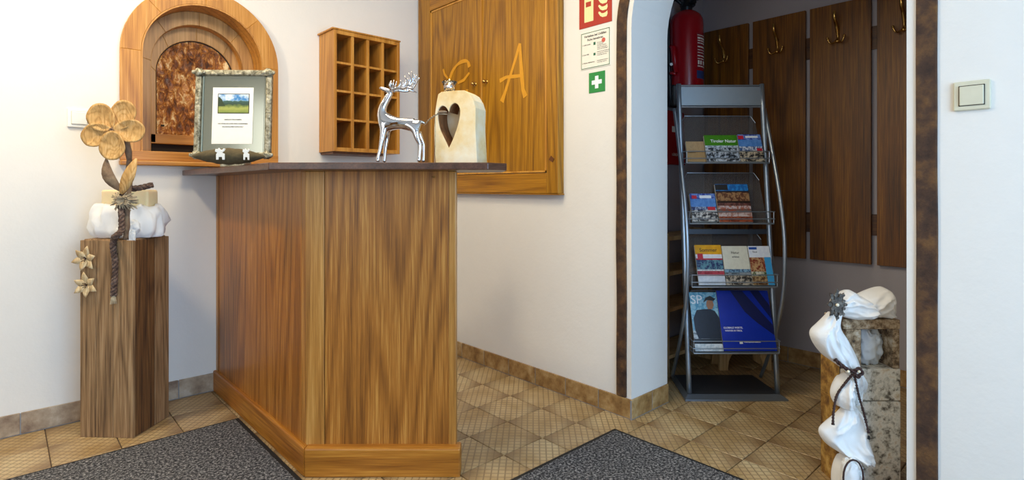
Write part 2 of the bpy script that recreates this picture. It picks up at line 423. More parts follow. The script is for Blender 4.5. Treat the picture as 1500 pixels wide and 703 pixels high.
# beam following the arch
bi, bo = orr+.025, orr+.079
mbm = MB(); pr = []
def beamring(yy, zz, ny, nz, wob):
    a = (bi+wob*.4, bo+wob)
    return a
pts = []
for k in range(22): pts.append((-1, .092+(OZ-.092)*k/21))
angs = [i*PI/40 for i in range(1, 40)]
rings = []
def bp(side, z, rr): return (oc+side*rr, z)
for k in range(22):
    z = .092+(OZ-.092)*k/21; wv = .0035*noise.noise(Vector((0, 3.1, z*3)))
    rings.append([(-.008, oc+bi+wv, z), (-.008, oc+bo+wv*1.5, z), (.01, oc+bo+wv*1.5, z), (.01, oc+bi+wv, z)])
for a in angs:
    wv = .003*noise.noise(Vector((a*2, 3.1, 1)))
    ca, sa = math.cos(a), math.sin(a)
    rings.append([(x, oc+(rr+wv)*ca, OZ+(rr+wv)*sa) for x, rr in ((-.008, bi), (-.008, bo), (.01, bo), (.01, bi))])
for k in range(21, -1, -1):
    z = .0+(OZ)*k/21; wv = .003*noise.noise(Vector((0, 9.1, z*3)))
    rings.append([(-.008, oc-bi+wv, z), (-.008, oc-bo+wv*1.5, z), (.01, oc-bo+wv*1.5, z), (.01, oc-bi+wv, z)])
MB().loft(rings).build('trim_1', M['beam'], bevel=.003, kind='structure')
# tile baseboards, one piece per tile
def baseboard(name, p0, p1, joints, h, mat, depth=.009):
    """p0->p1 along the wall; n points into the room"""
    e = empty_struct(name); p0 = Vector(p0); p1 = Vector(p1); t = (p1-p0).normalized(); n = Vector((t.y, -t.x))
    js = [0]+joints+[(p1-p0).length]; 
    e.location = (p0.x, p0.y, 0)
    L = js[-1]
    mb = MB(); q = [Vector((0, 0)), t*L, t*L+n*(depth-.002), n*(depth-.002)]
    mb.prism(q, 0, h-.003, 'z'); mb.build('grout_bed', M['grout_grey'], e)
    for k in range(len(js)-1):
        a, b = js[k]+.002, js[k+1]-.002
        if b-a < .01: continue
        cx = (a+b)/2
        q = [t*(a-cx), t*(b-cx), t*(b-cx)+n*depth, t*(a-cx)+n*depth]
        o = MB().prism(q, .003, h, 'z').build('tile', mat, e, bevel=.0015, seg=1); o.location = (t*cx).to_3d()
    return e
baseboard('baseboard_left', (-4.2, -.0), (0, -.0), [4.2-2.034-.2935*k for k in (6, 5, 4, 3, 2, 1)]+[4.2-2.034+.2935*k for k in range(7)], .092, M['basetile_l'])
jr = [.22, .437, .65, .865, 1.075, 1.289, 1.498]
baseboard('baseboard_right', (0, 0), (0, -1.683), jr, .09, M['basetile'])
baseboard('baseboard_jamb', (-.009, OY1), (.30, OY1), [.166], .09, M['basetile'])
baseboard('baseboard_jamb_right', (.30, OY0), (-.0, OY0), [.15], .09, M['basetile'])
baseboard('baseboard_near', (0, OY0), (0, -5.0), [.21*k for k in range(1, 11)], .09, M['basetile'])
baseboard('baseboard_inner_back', (1.385, -1.29), (1.385, -3.6), [.21*k+.13 for k in range(10)], .09, M['basetile'])
baseboard('baseboard_inner_left', (.30, -1.29), (1.385, -1.29), [.21*k for k in range(1, 6)], .09, M['basetile'])

# ---------------------------------------------------------------- window
win = empty_struct('window_1'); win.location = (WX, 0, 0)
def ring_arch(r0, r1, z0, zs0, zs1, z0b=None):
    o = arch(0, r1, z0, zs1); i = arch(0, r0, z0 if z0b is None else z0b, zs0)
    return o, i
def arch_frame(name, r0, r1, z0, zs0, zs1, y0, y1, mat, parent, zin=None, bevel=.002):
    """arched board ring made of separate staves, butt-jointed"""
    cuts = [(-PI/2*0, None)]
    segs = []
    # legs
    for s in (-1, 1):
        segs.append([(s*r0, z0), (s*r1, z0), (s*r1, zs1), (s*r0, zs0)])
    k = 4
    for q in range(k):
        a0, a1 = PI*q/k, PI*(q+1)/k; n = 9
        inn = [(r0*math.cos(a0+(a1-a0)*i/n), zs0+r0*math.sin(a0+(a1-a0)*i/n)) for i in range(n+1)]
        out = [(r1*math.cos(a0+(a1-a0)*i/n), zs1+r1*math.sin(a0+(a1-a0)*i/n)) for i in range(n+1)]
        segs.append(inn+out[::-1])
    for s in segs: MB().prism(s, y0, y1, 'y').build(name, mat, parent, bevel=bevel, seg=2)
arch_frame('casing_board', .277, .359, 1.19, ZS, ZS, -.03, .0, M['win'], win)
# deep reveal lining
rv = arch(0, .277, 1.19, ZS); ri = arch(0, .271, 1.19, ZS)
lin_ = MB(); 
for i in range(len(rv)-1): lin_.prism([rv[i], rv[i+1], ri[i+1], ri[i]], -.03, .10, 'y')
lin_.build('reveal_lining', M['win'], win)
arch_frame('inner_frame_board', .2155, .2705, 1.19, 1.685, 1.70, .10, .125, M['sash'], win)
rv = arch(0, .2205, 1.19, 1.685); ri = arch(0, .2155, 1.19, 1.685)
lin2 = MB()
for i in range(len(rv)-1): lin2.prism([rv[i], rv[i+1], ri[i+1], ri[i]], .12, .19, 'y')
lin2.build('inner_reveal_lining', M['win'], win)
arch_frame('sash_board', .185, .225, 1.28, 1.645, 1.685, .16, .19, M['sash'], win)
MB().box(-.2155, .2155, .16, .19, 1.275, 1.325).build('sash_rail', M['win_h'], win, bevel=.003)
ga = arch(0, .19, 1.30, 1.645); MB().prism(ga, .172, .178, 'y').build('glass_pane', M['amber'], win)
seal = MB(); go_, gi_ = arch(0, .189, 1.32, 1.645), arch(0, .181, 1.32, 1.645)
for i in range(len(go_)-1): seal.prism([go_[i], go_[i+1], gi_[i+1], gi_[i]], .166, .172, 'y')
seal.build('glazing_bead', M['gap'], win)
MB().box(-.23, .23, .19, .21, 1.19, 1.95).build('recess_back', M['gap'], win)
MB().box(-.277, .277, -.028, .16, 1.185, 1.205).build('inner_sill', M['win_h'], win, bevel=.002)
MB().box(-.359, .359, -.032, -.001, 1.178, 1.225).build('bottom_rail', M['win_h'], win, bevel=.003)
MB().box(-.362, .415, -.055, -.001, 1.155, 1.178).build('window_sill', M['win_h'], win, bevel=.005)
MB().box(-.17, -.155, .12, .124, 1.36, 1.37).build('latch', M['gap'], win)

# ================================================================ COUNTER
ct = thing('reception_counter', 'golden oak reception counter with dark top and angled front end', 'counter', (-1.272, -1.138, 0))
def rel(p): return (p[0]+1.272, p[1]+1.138)
rp = lambda t, dd=0.: (t*VR.x+dd*VD.x, t*VR.y+dd*VD.y)       # along / behind the angled front, local
def obox(t0, t1, d0, d1, z0, z1): return MB().prism([rp(t0, d0), rp(t1, d0), rp(t1, d1), rp(t0, d1)], z0, z1, 'z')
H0, H1 = .06, 1.110
MB().box(0, .022, .04, 1.098, H0, H1).build('side_panel', M['oak'], ct)
MB().box(-.004, .022, 1.098, 1.137, H0, H1).build('wall_post', M['oak_post'], ct, bevel=.002)
MB().prism([(0, .04), (0, 0), rp(.069), rp(.069, .022), (.022, .04)], H0, H1, 'z').build('corner_post', M['oak_post'], ct, bevel=.0025)
obox(.071, .526, .002, .024, H0, H1).build('front_panel', M['oak'], ct, bevel=.001)
obox(.526, .556, -.001, .03, H0, H1).build('end_post', M['oak_post'], ct, bevel=.004)
pl = [rel(p) for p in ((-1.291, -.001), (-1.291, -1.17), (-1.25, -1.126), (-1.25, -.001))]
MB().prism(pl, 0, .105, 'z').build('plinth_board', M['oak_y'], ct, bevel=.006)
c1_ = Vector((-1.291, -1.17)); L1_ = (Vector((-.876, -1.554))-c1_).length
o = MB().prism([(0, 0), (L1_, 0), (L1_, .06), (.0, .0605)] if 0 else [(0, 0), (L1_, 0), (L1_, .06), (.0003, .06)], 0, .105, 'z').build('plinth_board', M['oak_x'], ct, bevel=.006)
o.location = (c1_.x+1.272, c1_.y+1.138, 0); o.rotation_euler = (0, 0, RZ)
tp = [rel(p) for p in ((-1.43, -.002), (-1.43, -1.212), (-.883, -1.719), (-.79, -1.71), (-.62, -1.50), (-1.02, -1.13), (-1.02, -.002))]
MB().prism(tp, 1.110, 1.135, 'z').build('counter_top', M['top'], ct, bevel=.003)
MB().box(.03, .25, .05, 1.1, .70, .72).build('inner_shelf', M['oak'], ct, bevel=.002)
MB().box(.23, .25, .05, 1.1, .0, .70).build('shelf_support', M['oak'], ct, bevel=.002)
sc_ = MB(); p = rp(.472, -.004); sc_.lathe([(.0035, 0), (.0035, .007)], 10, (p[0], p[1], 1.085)); sc_.build('screw_cap', M['brass_d'], ct)

# ================================================================ KEY BOX
kb = thing('key_box', 'wooden key rack of sixteen open pigeonholes on the left wall', 'key box', (-.725, 0, 1.255))
Wk, Dk, Hk = .425, .196, .685
b = MB().box(0, .018, -Dk, 0, 0, Hk).build('side_board', M['keybox'], kb, bevel=.0015)
MB().box(Wk-.018, Wk, -Dk, 0, 0, Hk).build('side_board', M['keybox'], kb, bevel=.0015)
MB().box(.018, Wk-.018, -Dk, 0, Hk-.022, Hk).build('top_board', M['keybox'], kb, bevel=.0015)
MB().box(.018, Wk-.018, -Dk, 0, 0, .022).build('bottom_board', M['keybox'], kb, bevel=.0015)
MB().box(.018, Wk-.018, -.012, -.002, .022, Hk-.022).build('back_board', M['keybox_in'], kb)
x0, x1, z0, z1 = .018, Wk-.018, .022, Hk-.022
for i in range(1, 4):
    xx = x0+(x1-x0)*i/4; MB().box(xx-.009, xx+.009, -Dk+.004, -.012, z0, z1).build('divider', M['keybox'], kb, bevel=.001)
for j in range(1, 4):
    zz = z0+(z1-z0)*j/4
    MB().box(x0, x1, -Dk+.006, -.012, zz-.006, zz+.006).build('shelf', M['keybox'], kb)
MB().box(-.012, Wk+.004, -Dk-.006, 0, Hk, Hk+.010).build('cornice', M['keybox'], kb, bevel=.004)
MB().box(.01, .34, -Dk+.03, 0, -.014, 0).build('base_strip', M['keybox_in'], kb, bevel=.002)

# ================================================================ WALL CUPBOARD
cb = thing('wall_cupboard', 'orange pine wall cupboard with two doors and painted letters', 'cupboard', (0, -.643, 1.02))
cy = .643
CH = 1.34; fx = -.046
def cbox(y0, y1, z0, z1, x0=fx, x1=0.): return MB().box(x0, x1, y0+cy, y1+cy, z0-1.02, z1-1.02)
cbox(-.145, -.012, 1.02, 1.02+CH).build('frame_stile', M['pine'], cb, bevel=.003)
cbox(-1.272, -1.193, 1.02, 1.02+CH).build('frame_stile', M['pine'], cb, bevel=.003)
cbox(-1.193, -.145, 1.02, 1.125).build('frame_rail', M['pine_h'], cb, bevel=.003)
cbox(-1.193, -.145, 2.20, 1.02+CH).build('frame_rail', M['pine_h'], cb, bevel=.003)
cbox(-1.276, -.008, 1.012, 1.02, -.042, 0).build('bottom_edge', M['pine_h'], cb, bevel=.002)
MB().box(-.02, 0, -.5+.0, .5, .11, 1.17).build('backing', M['pine'], cb)
for (ya, yb, nm) in ((-1.190, -.668, 0), (-.664, -.148, 1)):
    dr = cbox(ya, yb, 1.129, 2.196, -.038, -.020).build('door', M['pine'], cb, bevel=.002)
    bd = MB(); w_ = .010
    if nm == 0:
        bd.box(-.042, -.038, ya+cy, ya+cy+w_, .109, 1.176)
    else:
        bd.box(-.042, -.038, yb+cy-w_, yb+cy, .109, 1.176)
    bd.box(-.042, -.038, ya+cy+.0, yb+cy, .109, .118); bd.box(-.042, -.038, ya+cy, yb+cy, 1.166, 1.176)
    bd.build('bead', M['pine_b'], dr)
    ky = -.605 if nm else -.708
    kn = MB(); pth = [(-.038, ky+cy, .641), (-.052, ky+cy, .641)]
    kn.tube([(-.038, ky+cy, .641), (-.040, ky+cy, .641)], [.013, .013], 14)
    kn.tube([(-.04, ky+cy, .641), (-.050, ky+cy, .641), (-.054, ky+cy, .641), (-.062, ky+cy, .641), (-.067, ky+cy, .641)], [.004, .005, .011, .012, .005], 14)
    kn.build('knob', M['brass'], dr, smooth=True)
    pd = cbox(ya, yb, 1.129, 2.196)
MB().box(-.044, -.036, -.666+cy-.004, -.666+cy+.004, .109, 1.176).build('centre_bead', M['pine_b'], cb)
# routed letters G and A
la = MB()
lk = [0]
def Lz(pts, ws):
    lk[0] += 1; stroke(la, [(p[0]+cy, p[1]-1.02) for p in pts], ws, -.0390-.0004*lk[0], -.038, 'x')
Lz([(-.842, 1.530), (-.868, 1.575), (-.925, 1.69), (-.968, 1.78), (-.990, 1.828)], [.034, .022, .018, .020, .022])
Lz([(-.990, 1.828), (-.996, 1.74), (-1.004, 1.65), (-1.014, 1.575), (-1.032, 1.535)], [.014, .022, .028, .024, .034])
Lz([(-.826, 1.648), (-.88, 1.662), (-.95, 1.656), (-1.016, 1.652)], [.026, .018, .020, .016])
la.build('painted_letter', M['letter'], cb)
la = MB()
Lz([(-.285, 1.80), (-.30, 1.765), (-.335, 1.735)], [.012, .016, .012])
Lz(smoothpath([(-.345, 1.70, 0), (-.375, 1.76, 0), (-.43, 1.802, 0), (-.49, 1.815, 0), (-.535, 1.806, 0), (-.552, 1.77, 0)], 4), [.014+.010*abs(math.sin(i*.4)) for i in range(21)])
Lz(smoothpath([(-.345, 1.70, 0), (-.36, 1.60, 0), (-.42, 1.55, 0), (-.50, 1.575, 0), (-.53, 1.64, 0)], 4), [.014+.008*abs(math.sin(i*.4)) for i in range(17)])
Lz([(-.44, 1.69), (-.50, 1.70), (-.552, 1.735)], [.014, .020, .014])
Lz([(-.53, 1.64), (-.525, 1.58), (-.55, 1.54)], [.018, .016, .024])
la.build('painted_letter', M['letter'], cb)
pg = MB(); pg.prism([(-1.248+cy, .175), (-1.228+cy, .192), (-1.212+cy, .172), (-1.238+cy, .158)], -.049, -.046, 'x'); pg.build('peg', M['keybox_in'], cb)

# ================================================================ SIGNS
def sign(name, label, y0, y1, z0, z1, mat, rx=0.):
    t = thing(name, label, 'sign', (0, (y0+y1)/2, (z0+z1)/2))
    w_, h_ = (y1-y0)/2, (z1-z0)/2
    MB().box(-.003, 0, -w_, w_, -h_, h_).build('plate', mat, t, bevel=.0008, seg=1)
    return t
# local: x toward wall, y left in the picture is +y
s = sign('fire_extinguisher_sign', 'red square sign with cream fire extinguisher and flame symbols', -1.573, -1.375, 1.828, 2.026, M['red_sign'])
def ys(u): return .099-u*.198     # u 0..1 from left to right in picture
def sp(mb, pts, x=-.0036): mb.prism([(ys(u), -.099+v*.198) for u, v in pts], x, -.003, 'x')
mb = MB()
sp(mb, [(.17, .13), (.45, .13), (.45, .72), (.42, .78), (.36, .82), (.36, .9), (.26, .9), (.26, .82), (.2, .78), (.17, .72)])
sp(mb, [(.14, .78), (.20, .86), (.20, .92), (.13, .84)]); sp(mb, [(.22, .9), (.5, .93), (.5, .96), (.22, .94)])
mb.build('extinguisher_symbol', M['cream_sign'], s)
mb = MB(); sp(mb, [(.22, .50), (.38, .50), (.38, .62), (.22, .62)], -.0042); mb.build('symbol_window', M['red_sign'], s)
mb = MB()
for v in (.18, .34, .50, .66, .80):
    sp(mb, [(.60, v+.10), (.66, v+.01), (.73, v-.03), (.85, v-.03), (.88, v+.03), (.87, v+.10), (.82, v+.07), (.76, v+.06), (.70, v+.07), (.66, v+.11), (.62, v+.13)])
mb.build('flame_symbol', M['cream_sign'], s)
s = sign('first_aid_sign', 'green square first aid sign with white cross', -1.533, -1.436, 1.506, 1.604, M['green_sign'])
mb = MB(); a, b_ = .010, .030
mb.prism([(-a, -b_), (a, -b_), (a, -a), (b_, -a), (b_, a), (a, a), (a, b_), (-a, b_), (-a, a), (-b_, a), (-b_, -a), (-a, -a)], -.0038, -.003, 'x')
mb.build('white_cross', M['white_ink'], s)
s = sign('safety_notice', 'white accident procedure notice with green border', -1.564, -1.386, 1.624, 1.806, M['paper'])
RS = (PI/2, 0, -PI/2)
mb = MB(); w_, h_ = .089, .091
for (ya, yb, za, zb) in ((-w_+.003, w_-.003, h_-.007, h_-.004), (-w_+.003, w_-.003, -h_+.004, -h_+.007), (-w_+.003, -w_+.006, -h_+.004, h_-.004), (w_-.006, w_-.003, -h_+.004, h_-.004)):
    mb.box(-.0034, -.003, ya, yb, za, zb)
mb.build('green_border', M['ink_green'], s)
def stx(body, y, z, size, mat='ink', bold=0, al='LEFT'): return text('lettering', body, size, M[mat], s, (-.0033, y, z), RS, .0002, al, bold)
stx('Verhalten bei Unfällen', 0, .064, .0150, 'ink', .0003, 'CENTER'); stx('Ruhe bewahren', 0, .046, .0150, 'ink', .0003, 'CENTER')
stx('1. Unfall melden', .080, .026, .008, 'ink', .0001); stx('2. Erste Hilfe', .080, -.022, .008, 'ink', .0001); stx('3. Weitere Maßnahmen', .080, -.062, .008, 'ink', .0001)
for k, q in enumerate(('Wo geschah es?', 'Was geschah?', 'Wie viele Verletzte?', 'Welche Verletzungen?', 'Warten auf Rückfragen!')): stx(q, -.012, .026-k*.008, .0066)
for k, q in enumerate(('Absicherung des Unfallortes', 'Versorgung der Verletzten', 'Anweisungen beachten')): stx(q, -.012, -.018-k*.008, .0062)
for k, q in enumerate(('Rettungsdienst einweisen', 'Schaulustige entfernen')): stx(q, -.012, -.060-k*.008, .0062)
mb = MB(); mb.box(-.0036, -.003, -.002, .010, .020, .034); mb.build('telephone_symbol', M['ink_green'], s)
mb = MB(); mb.box(-.0036, -.003, -.002, .010, -.030, -.018); mb.build('first_aid_symbol', M['ink_green'], s)
mb = MB(); mb.tube([(-.003, -.050, .034), (-.0036, -.050, .034)], .011, 18); mb.build('red_stamp', M['ink_red'], s)

# ================================================================ LIGHT SWITCHES
def switch(label, loc, rz, mat):
    t = thing('light_switch', label, 'light switch', loc, rz)
    MB().box(-.043, .043, -.010, 0, -.043, .043).build('frame', mat, t, bevel=.004, seg=3)
    MB().box(-.030, .030, -.0125, -.010, -.030, .030).build('shadow_gap', M['gap'] if 'cream' in label else M['cream_plastic'], t, bevel=.001)
    o = MB().box(-.028, .028, -.016, -.011, -.028, .028).build('rocker', mat, t, bevel=.003, seg=3); o.rotation_euler = (.03, 0, 0)
switch('white light switch half hidden by the wooden flower', (-1.836, 0, 1.362), 0, M['white'])
switch('cream light switch on the wall right of the doorway', (0, -2.875, 1.320), -PI/2, M['cream_plastic'])

# ================================================================ DOOR MATS
def doormat(label, x0, x1, y0, y1):
    t = thing('door_mat', label, 'door mat', ((x0+x1)/2, (y0+y1)/2, 0))
    a, b_ = (x1-x0)/2, (y1-y0)/2
    MB().box(-a, a, -b_, b_, .0, .005).build('rubber_border', M['rubber'], t, bevel=.002)
    MB().box(-a+.018, a-.018, -b_+.018, b_-.018, .004, .009).build('pile', M['mat'], t, bevel=.002)
doormat('grey speckled mat with black rim left of the counter', -3.1, -1.304, -1.42, -.463)
doormat('grey speckled mat with black rim right of the counter', -1.28, -.142, -3.3, -1.692)

# ================================================================ WOODEN PEDESTAL
Lp, Mp, Rp = Vector((-1.851, -.205)), Vector((-1.689, -.373)), Vector((-1.519, -.23))
pr = math.atan2(-(Mp-Lp).y, (Mp-Lp).x)
ex = (Mp-Lp).normalized(); ey = (Rp-Mp).normalized()
A = (Mp-Lp).length; B = (Rp-Mp).length
ped = thing('wooden_pedestal', 'tall square pedestal of weathered planks beside the left wall', 'pedestal', (Lp.x, Lp.y, 0), math.atan2(ex.y, ex.x))
PH = .832
MB().box(.012, A-.012, .012, B-.012, .01, PH-.02).build('core', M['old_shaded'], ped)
def plank(x0, x1, y0, y1, mat, nm='plank'): 
    o = MB().box(0, x1-x0, 0, y1-y0, 0, PH-.004).build(nm, mat, ped, bevel=.0022); o.location = (x0, y0, 0.0); return o
e = .0006
for a_, b2, m in ((0, .30, 'old'), (.30, .62, 'old'), (.62, 1, 'old')): plank(A*a_+e, A*b2-e, 0, .014, M[m])
for a_, b2, m in ((0, .56, 'old_shaded'), (.56, 1, 'old')): plank(A-.014, A, .014+(B-.014)*a_+e, .014+(B-.014)*b2-e, M[m])
for a_, b2 in ((0, .5), (.5, 1)): plank((A-.014)*a_+e, (A-.014)*b2-e, B-.014, B, M['old'])
for a_, b2 in ((0, .5), (.5, 1)): plank(0, .014, .014+(B-.028)*a_+e, .014+(B-.028)*b2-e, M['old'])
MB().box(.010, A-.010, .010, B-.010, PH-.022, PH).build('top_board', M['old'], ped, bevel=.002)

# star flowers pinned on the left face of the pedestal
def petalmesh(mb, c, ang, L, w, lift, plane_z=0):
    """pointed petal in local xz plane, lifted toward -y"""
    d = Vector((math.cos(ang), 0, math.sin(ang))); s_ = Vector((-math.sin(ang), 0, math.cos(ang))); n = Vector((0, -1, 0))
    rows = [(0, .12), (.25, .75), (.5, 1), (.75, .6), (1, .03)]
    top, bot = [], []
    rings = []
    for t, ww in rows:
        h = lift*math.sin(t*PI*.55)
        p = Vector(c)+d*L*t+n*h
        rings.append([p-s_*w*ww, p+n*.002-n*-.0, p+s_*w*ww, p-n*.003])
        rings[-1][1] = p-n*w*.25*ww+n*0
        rings[-1][3] = p-n*(w*.25*ww+.0025)
        rings[-1] = [p-s_*w*ww+n*.001, p-n*w*.22*ww+n*.0012, p+s_*w*ww+n*.001, p+s_*w*ww-n*.001, p-n*w*.22*ww-n*.0012, p-s_*w*ww-n*.001]
    mb.loft(rings)
def star_flower(label, X0, z, sc0, off, loc_t):
    pt = Lp+ex*loc_t
    nrm = Vector((ex.y, -ex.x))
    t = thing('star_flower', label, 'flower', (pt.x+nrm.x*.004, pt.y+nrm.y*.004, z), math.atan2(ex.y, ex.x), group=None)
    for k in range(6):
        mb = MB(); petalmesh(mb, (0, -.004, 0), off+k*PI/3, .050*sc0*(1 if k % 2 else .9), .013*sc0, .014)
        mb.build('petal', M['starwood'], t, smooth=True)
    mb = MB()
    for k in range(6):
        a = k*PI/3; mb.tube([(0, -.004, 0), (.008*math.cos(a), -.018, .008*math.sin(a)), (.010*math.cos(a), -.022, .010*math.sin(a))], [.0012, .001, .0022], 6)
    mb.build('stamens', M['cord'], t)
star_flower('pale wooden star flower pinned highest on the plank pedestal', 0, .752, 1.14, .25, .036)
star_flower('pale wooden star flower pinned below another on the pedestal', 0, .642, 1.14, .62, .040)

# candle block, organza, flower on the pedestal
pc = W(-1.692, 2.43, PH)
cd = thing('candle_block', 'cream wax candle block wrapped in white organza on wooden pedestal', 'candle', (pc.x, pc.y, PH), RZ)
MB().box(-.100, .105, -.030, .045, 0, .208).build('wax_block', M['wax'], cd, bevel=.010, seg=3)
MB().tube([(.0, .008, .205), (.001, .008, .219)], .0012, 6).build('wick', M['ink'], cd)
def crumple(mb, c, rx, ry, rz, seed, amp=.25, nu=64, nv=30, freq=3., pw=.75):
    c = Vector(c); rings = []
    for j in range(nv+1):
        ph = -PI/2+PI*j/nv; cph = abs(math.cos(ph))**pw; sph = math.copysign(abs(math.sin(ph))**pw, math.sin(ph)); ring = []
        for i in range(nu):
            th = 2*PI*i/nu; d = Vector((math.cos(th)*cph, math.sin(th)*cph, sph))
            q = d*freq+Vector((seed, seed*.7, 0))
            r = 1+amp*(1-2*abs(noise.noise(q)))*.6-amp*.3+amp*.5*(1-2*abs(noise.noise(q*2.3)))*.5
            ring.append(c+Vector((d.x*rx*r, d.y*ry*r, d.z*rz*r)))
        rings.append(ring)
    mb.loft(rings)
og = bpy.data.objects.new('organza_wrap', None); C.objects.link(og); og.parent = cd
def drape_ring(mb, prof, seed, n=120, cx=0, cy_=0, ell=.62, folds=11, amp=.10):
    rings = []
    for k, (r, z) in enumerate(prof):
        ring = []
        for i in range(n):
            th = 2*PI*i/n; d = Vector((math.cos(th), math.sin(th), z*9))
            f = 1+.05*(1-2*abs(noise.noise(d*5+Vector((seed, 0, z*30)))))+amp*math.sin(folds*th+3*noise.noise(d*1.3+Vector((seed, 0, 0)))+z*25)*.5+amp*1.3*noise.noise(d*2.2+Vector((seed, 3, 0)))
            zz = z+.018*noise.noise(d*2.5+Vector((seed, 9, 0)))*(1 if 0 < k < len(prof)-1 else .0)
            ring.append((cx+d.x*r*f, cy_+d.y*r*f*ell, max(zz, .0015)))
        rings.append(ring)
    mb.loft(rings, caps=False)
mb = MB(); drape_ring(mb, [(.128, .002), (.142, .012), (.150, .04), (.153, .075), (.148, .105), (.134, .13), (.124, .142), (.12, .135), (.118, .11)], 2.2, ell=.62)
og_mesh = mb
mb = MB(); 
for (x, y, z, rx_, ry_, rz_, sd) in ((.075, -.095, .050, .036, .016, .026, 5), (.048, -.104, .030, .024, .013, .020, 8), (.088, -.108, .012, .016, .008, .026, 11)):
    crumple(mb, (x, y, z), rx_, ry_, rz_, sd, .6, 40, 20, 2.2)
bpy.data.objects.remove(og); og = og_mesh.build('organza_wrap', M['tulle'], cd, smooth=True); og['label'] = 'crumpled white organza'; mb.build('organza_bow', M['tulle'], og, smooth=True)

fl = thing('wooden_flower', 'large five petalled pale wooden flower on a driftwood stem', 'flower', tuple(W(-1.629, 2.27, PH+.002)), RZ)
zc = 1.285-PH-.002
def round_petal(mb, cx, cz, rx_, rz_, ang, y0, depth=.022):
    """thick cupped petal, axis pointing from flower centre outward"""
    ca, sa = math.cos(ang), math.sin(ang)
    def P(u, v, y): 
        return (cx+(u*rx_)*ca-(v*rz_)*sa, y, cz+(u*rx_)*sa+(v*rz_)*ca)
    rings = []; n = 28
    for side in (0, 1):
        rr = [1, .85, .6, .3, .04] if side == 0 else [.04, .3, .6, .85, 1]
        for r in rr:
            ring = []
            for i in range(n):
                th = 2*PI*i/n; uu = math.cos(th)*r; vv = math.sin(th)*r*(1+.12*math.cos(th))
                cup = depth*(r*r)-.006*math.cos(th)*0
                rip = .0016*math.sin(th*6)*r
                y = y0-cup*.8+rip+(0 if side else .006)+.010*(1-uu)*0
                ring.append(P(uu, vv, y))
            rings.append(ring)
    rings = rings[5:][::1] + []  # front surface from centre to rim
    back = []
    for r in (1, .85, .6, .3, .04):
        back.append([P(math.cos(2*PI*i/n)*r, math.sin(2*PI*i/n)*r*(1+.12*math.cos(2*PI*i/n)), y0-depth*(r*r)*.8+.005+.0016*math.sin(2*PI*i/n*6)*r) for i in range(n)])
    mb.loft(rings+back)
for (deg, L, b_, yo) in ((134, .126, .055, .004), (60, .130, .052, .008), (-3, .130, .047, 0), (-87, .120, .052, -.006), (196, .128, .047, .002)):
    ang = math.radians(deg); mb = MB(); round_petal(mb, math.cos(ang)*(L/2+.004), zc+math.sin(ang)*(L/2+.004), L/2, b_, ang, -.014+yo, .016)
    mb.build('petal', M['flower'], fl, smooth=True)
mb = MB(); mb.tube([(0, .008, zc), (0, -.022, zc)], [.016, .012], 16); 
for k in range(8): mb.tube([(0, -.02, zc), (.007*math.cos(k*PI/4), -.030, zc+.007*math.sin(k*PI/4))], [.002, .0025], 6)
mb.build('flower_centre', M['bark'], fl)
mb = MB(); st = smoothpath([(.030, .012, .0), (.034, .015, .12), (.044, .012, .22), (.046, .010, .33), (.030, .010, .42), (.004, .010, zc)], 6)
mb.tube(st, [.0115+.004*noise.noise(p*30) for p in st], 10); mb.build('stem', M['bark'], fl, smooth=True)
def leaf(mb, p0, p1, wid, bend):
    p0, p1 = Vector(p0), Vector(p1); d = p1-p0; s_ = Vector((d.z, 0, -d.x)).normalized(); rings = []
    for k in range(9):
        t = k/8; ww = wid*math.sin(PI*min(1, t*.93+.05))**.8; c = p0+d*t+s_*bend*math.sin(PI*t)+Vector((0, -.02*math.sin(PI*t), 0))
        rings.append([c-s_*ww, c+Vector((0, ww*.35, 0))-Vector((0, .0015, 0)), c+s_*ww, c+s_*ww+Vector((0, .003, 0)), c+Vector((0, ww*.35+.0025, 0)), c-s_*ww+Vector((0, .003, 0))])
    mb.loft(rings)
mb = MB(); leaf(mb, (.028, -.010, .200), (-.032, -.016, .335), .024, -.010); mb.build('leaf', M['bark'], fl, smooth=True)
mb = MB(); leaf(mb, (.028, -.014, .190), (.092, -.016, .335), .025, .012); mb.build('leaf', M['flower'], fl, smooth=True)
# rustic bow and braided rope
bo_ = bpy.data.objects.new('tmp', None)
mb = MB()
for k in range(80):
    a = random.uniform(0, 2*PI); L = random.uniform(.03, .062); q = [(0, 0, .165), (L*.5*math.cos(a), -.012-random.random()*.008, .165+L*.35*math.sin(a)), (L*math.cos(a), random.uniform(-.01, .006), .165+L*.75*math.sin(a)-.004)]
    mb.tube(q, [.0042, .0036, .0018], 5)
o = mb.build('raffia_star', M['raffia'], cd); o.location = (.100, -.160, .0); o['label'] = 'shaggy grey brown raffia star'; bpy.data.objects.remove(bo_)
f_l = W(-1.675, 2.30, 0)
pA = Lp+ex*(A*.67)+Vector((ex.y, -ex.x))*.012
rope = thing('braided_rope', 'dark braided rope hanging from candle down the pedestal front', 'rope', (pA.x, pA.y, 0))
mb = MB(); o_ = Vector((pA.x, pA.y, 0))
pth = [W(-1.52, 2.33, 1.062), W(-1.56, 2.31, 1.048), W(-1.60, 2.290, 1.040), W(-1.612, 2.275, 1.00), W(-1.602, 2.262, .93), W(-1.600, 2.258, .875), W(-1.608, 2.235, .852)]
pth += [Vector((pA.x, pA.y, .840))+Vector((.004, .002, 0)), Vector((pA.x, pA.y, .80)), Vector((pA.x+.006, pA.y-.006, .72)), Vector((pA.x+.003, pA.y-.003, .64)), Vector((pA.x, pA.y, .60))]
braid(mb, [p-o_ for p in pth], .0062, .0072, .05)
mb.build('braid', M['rope'], rope, smooth=True)
mb = MB()
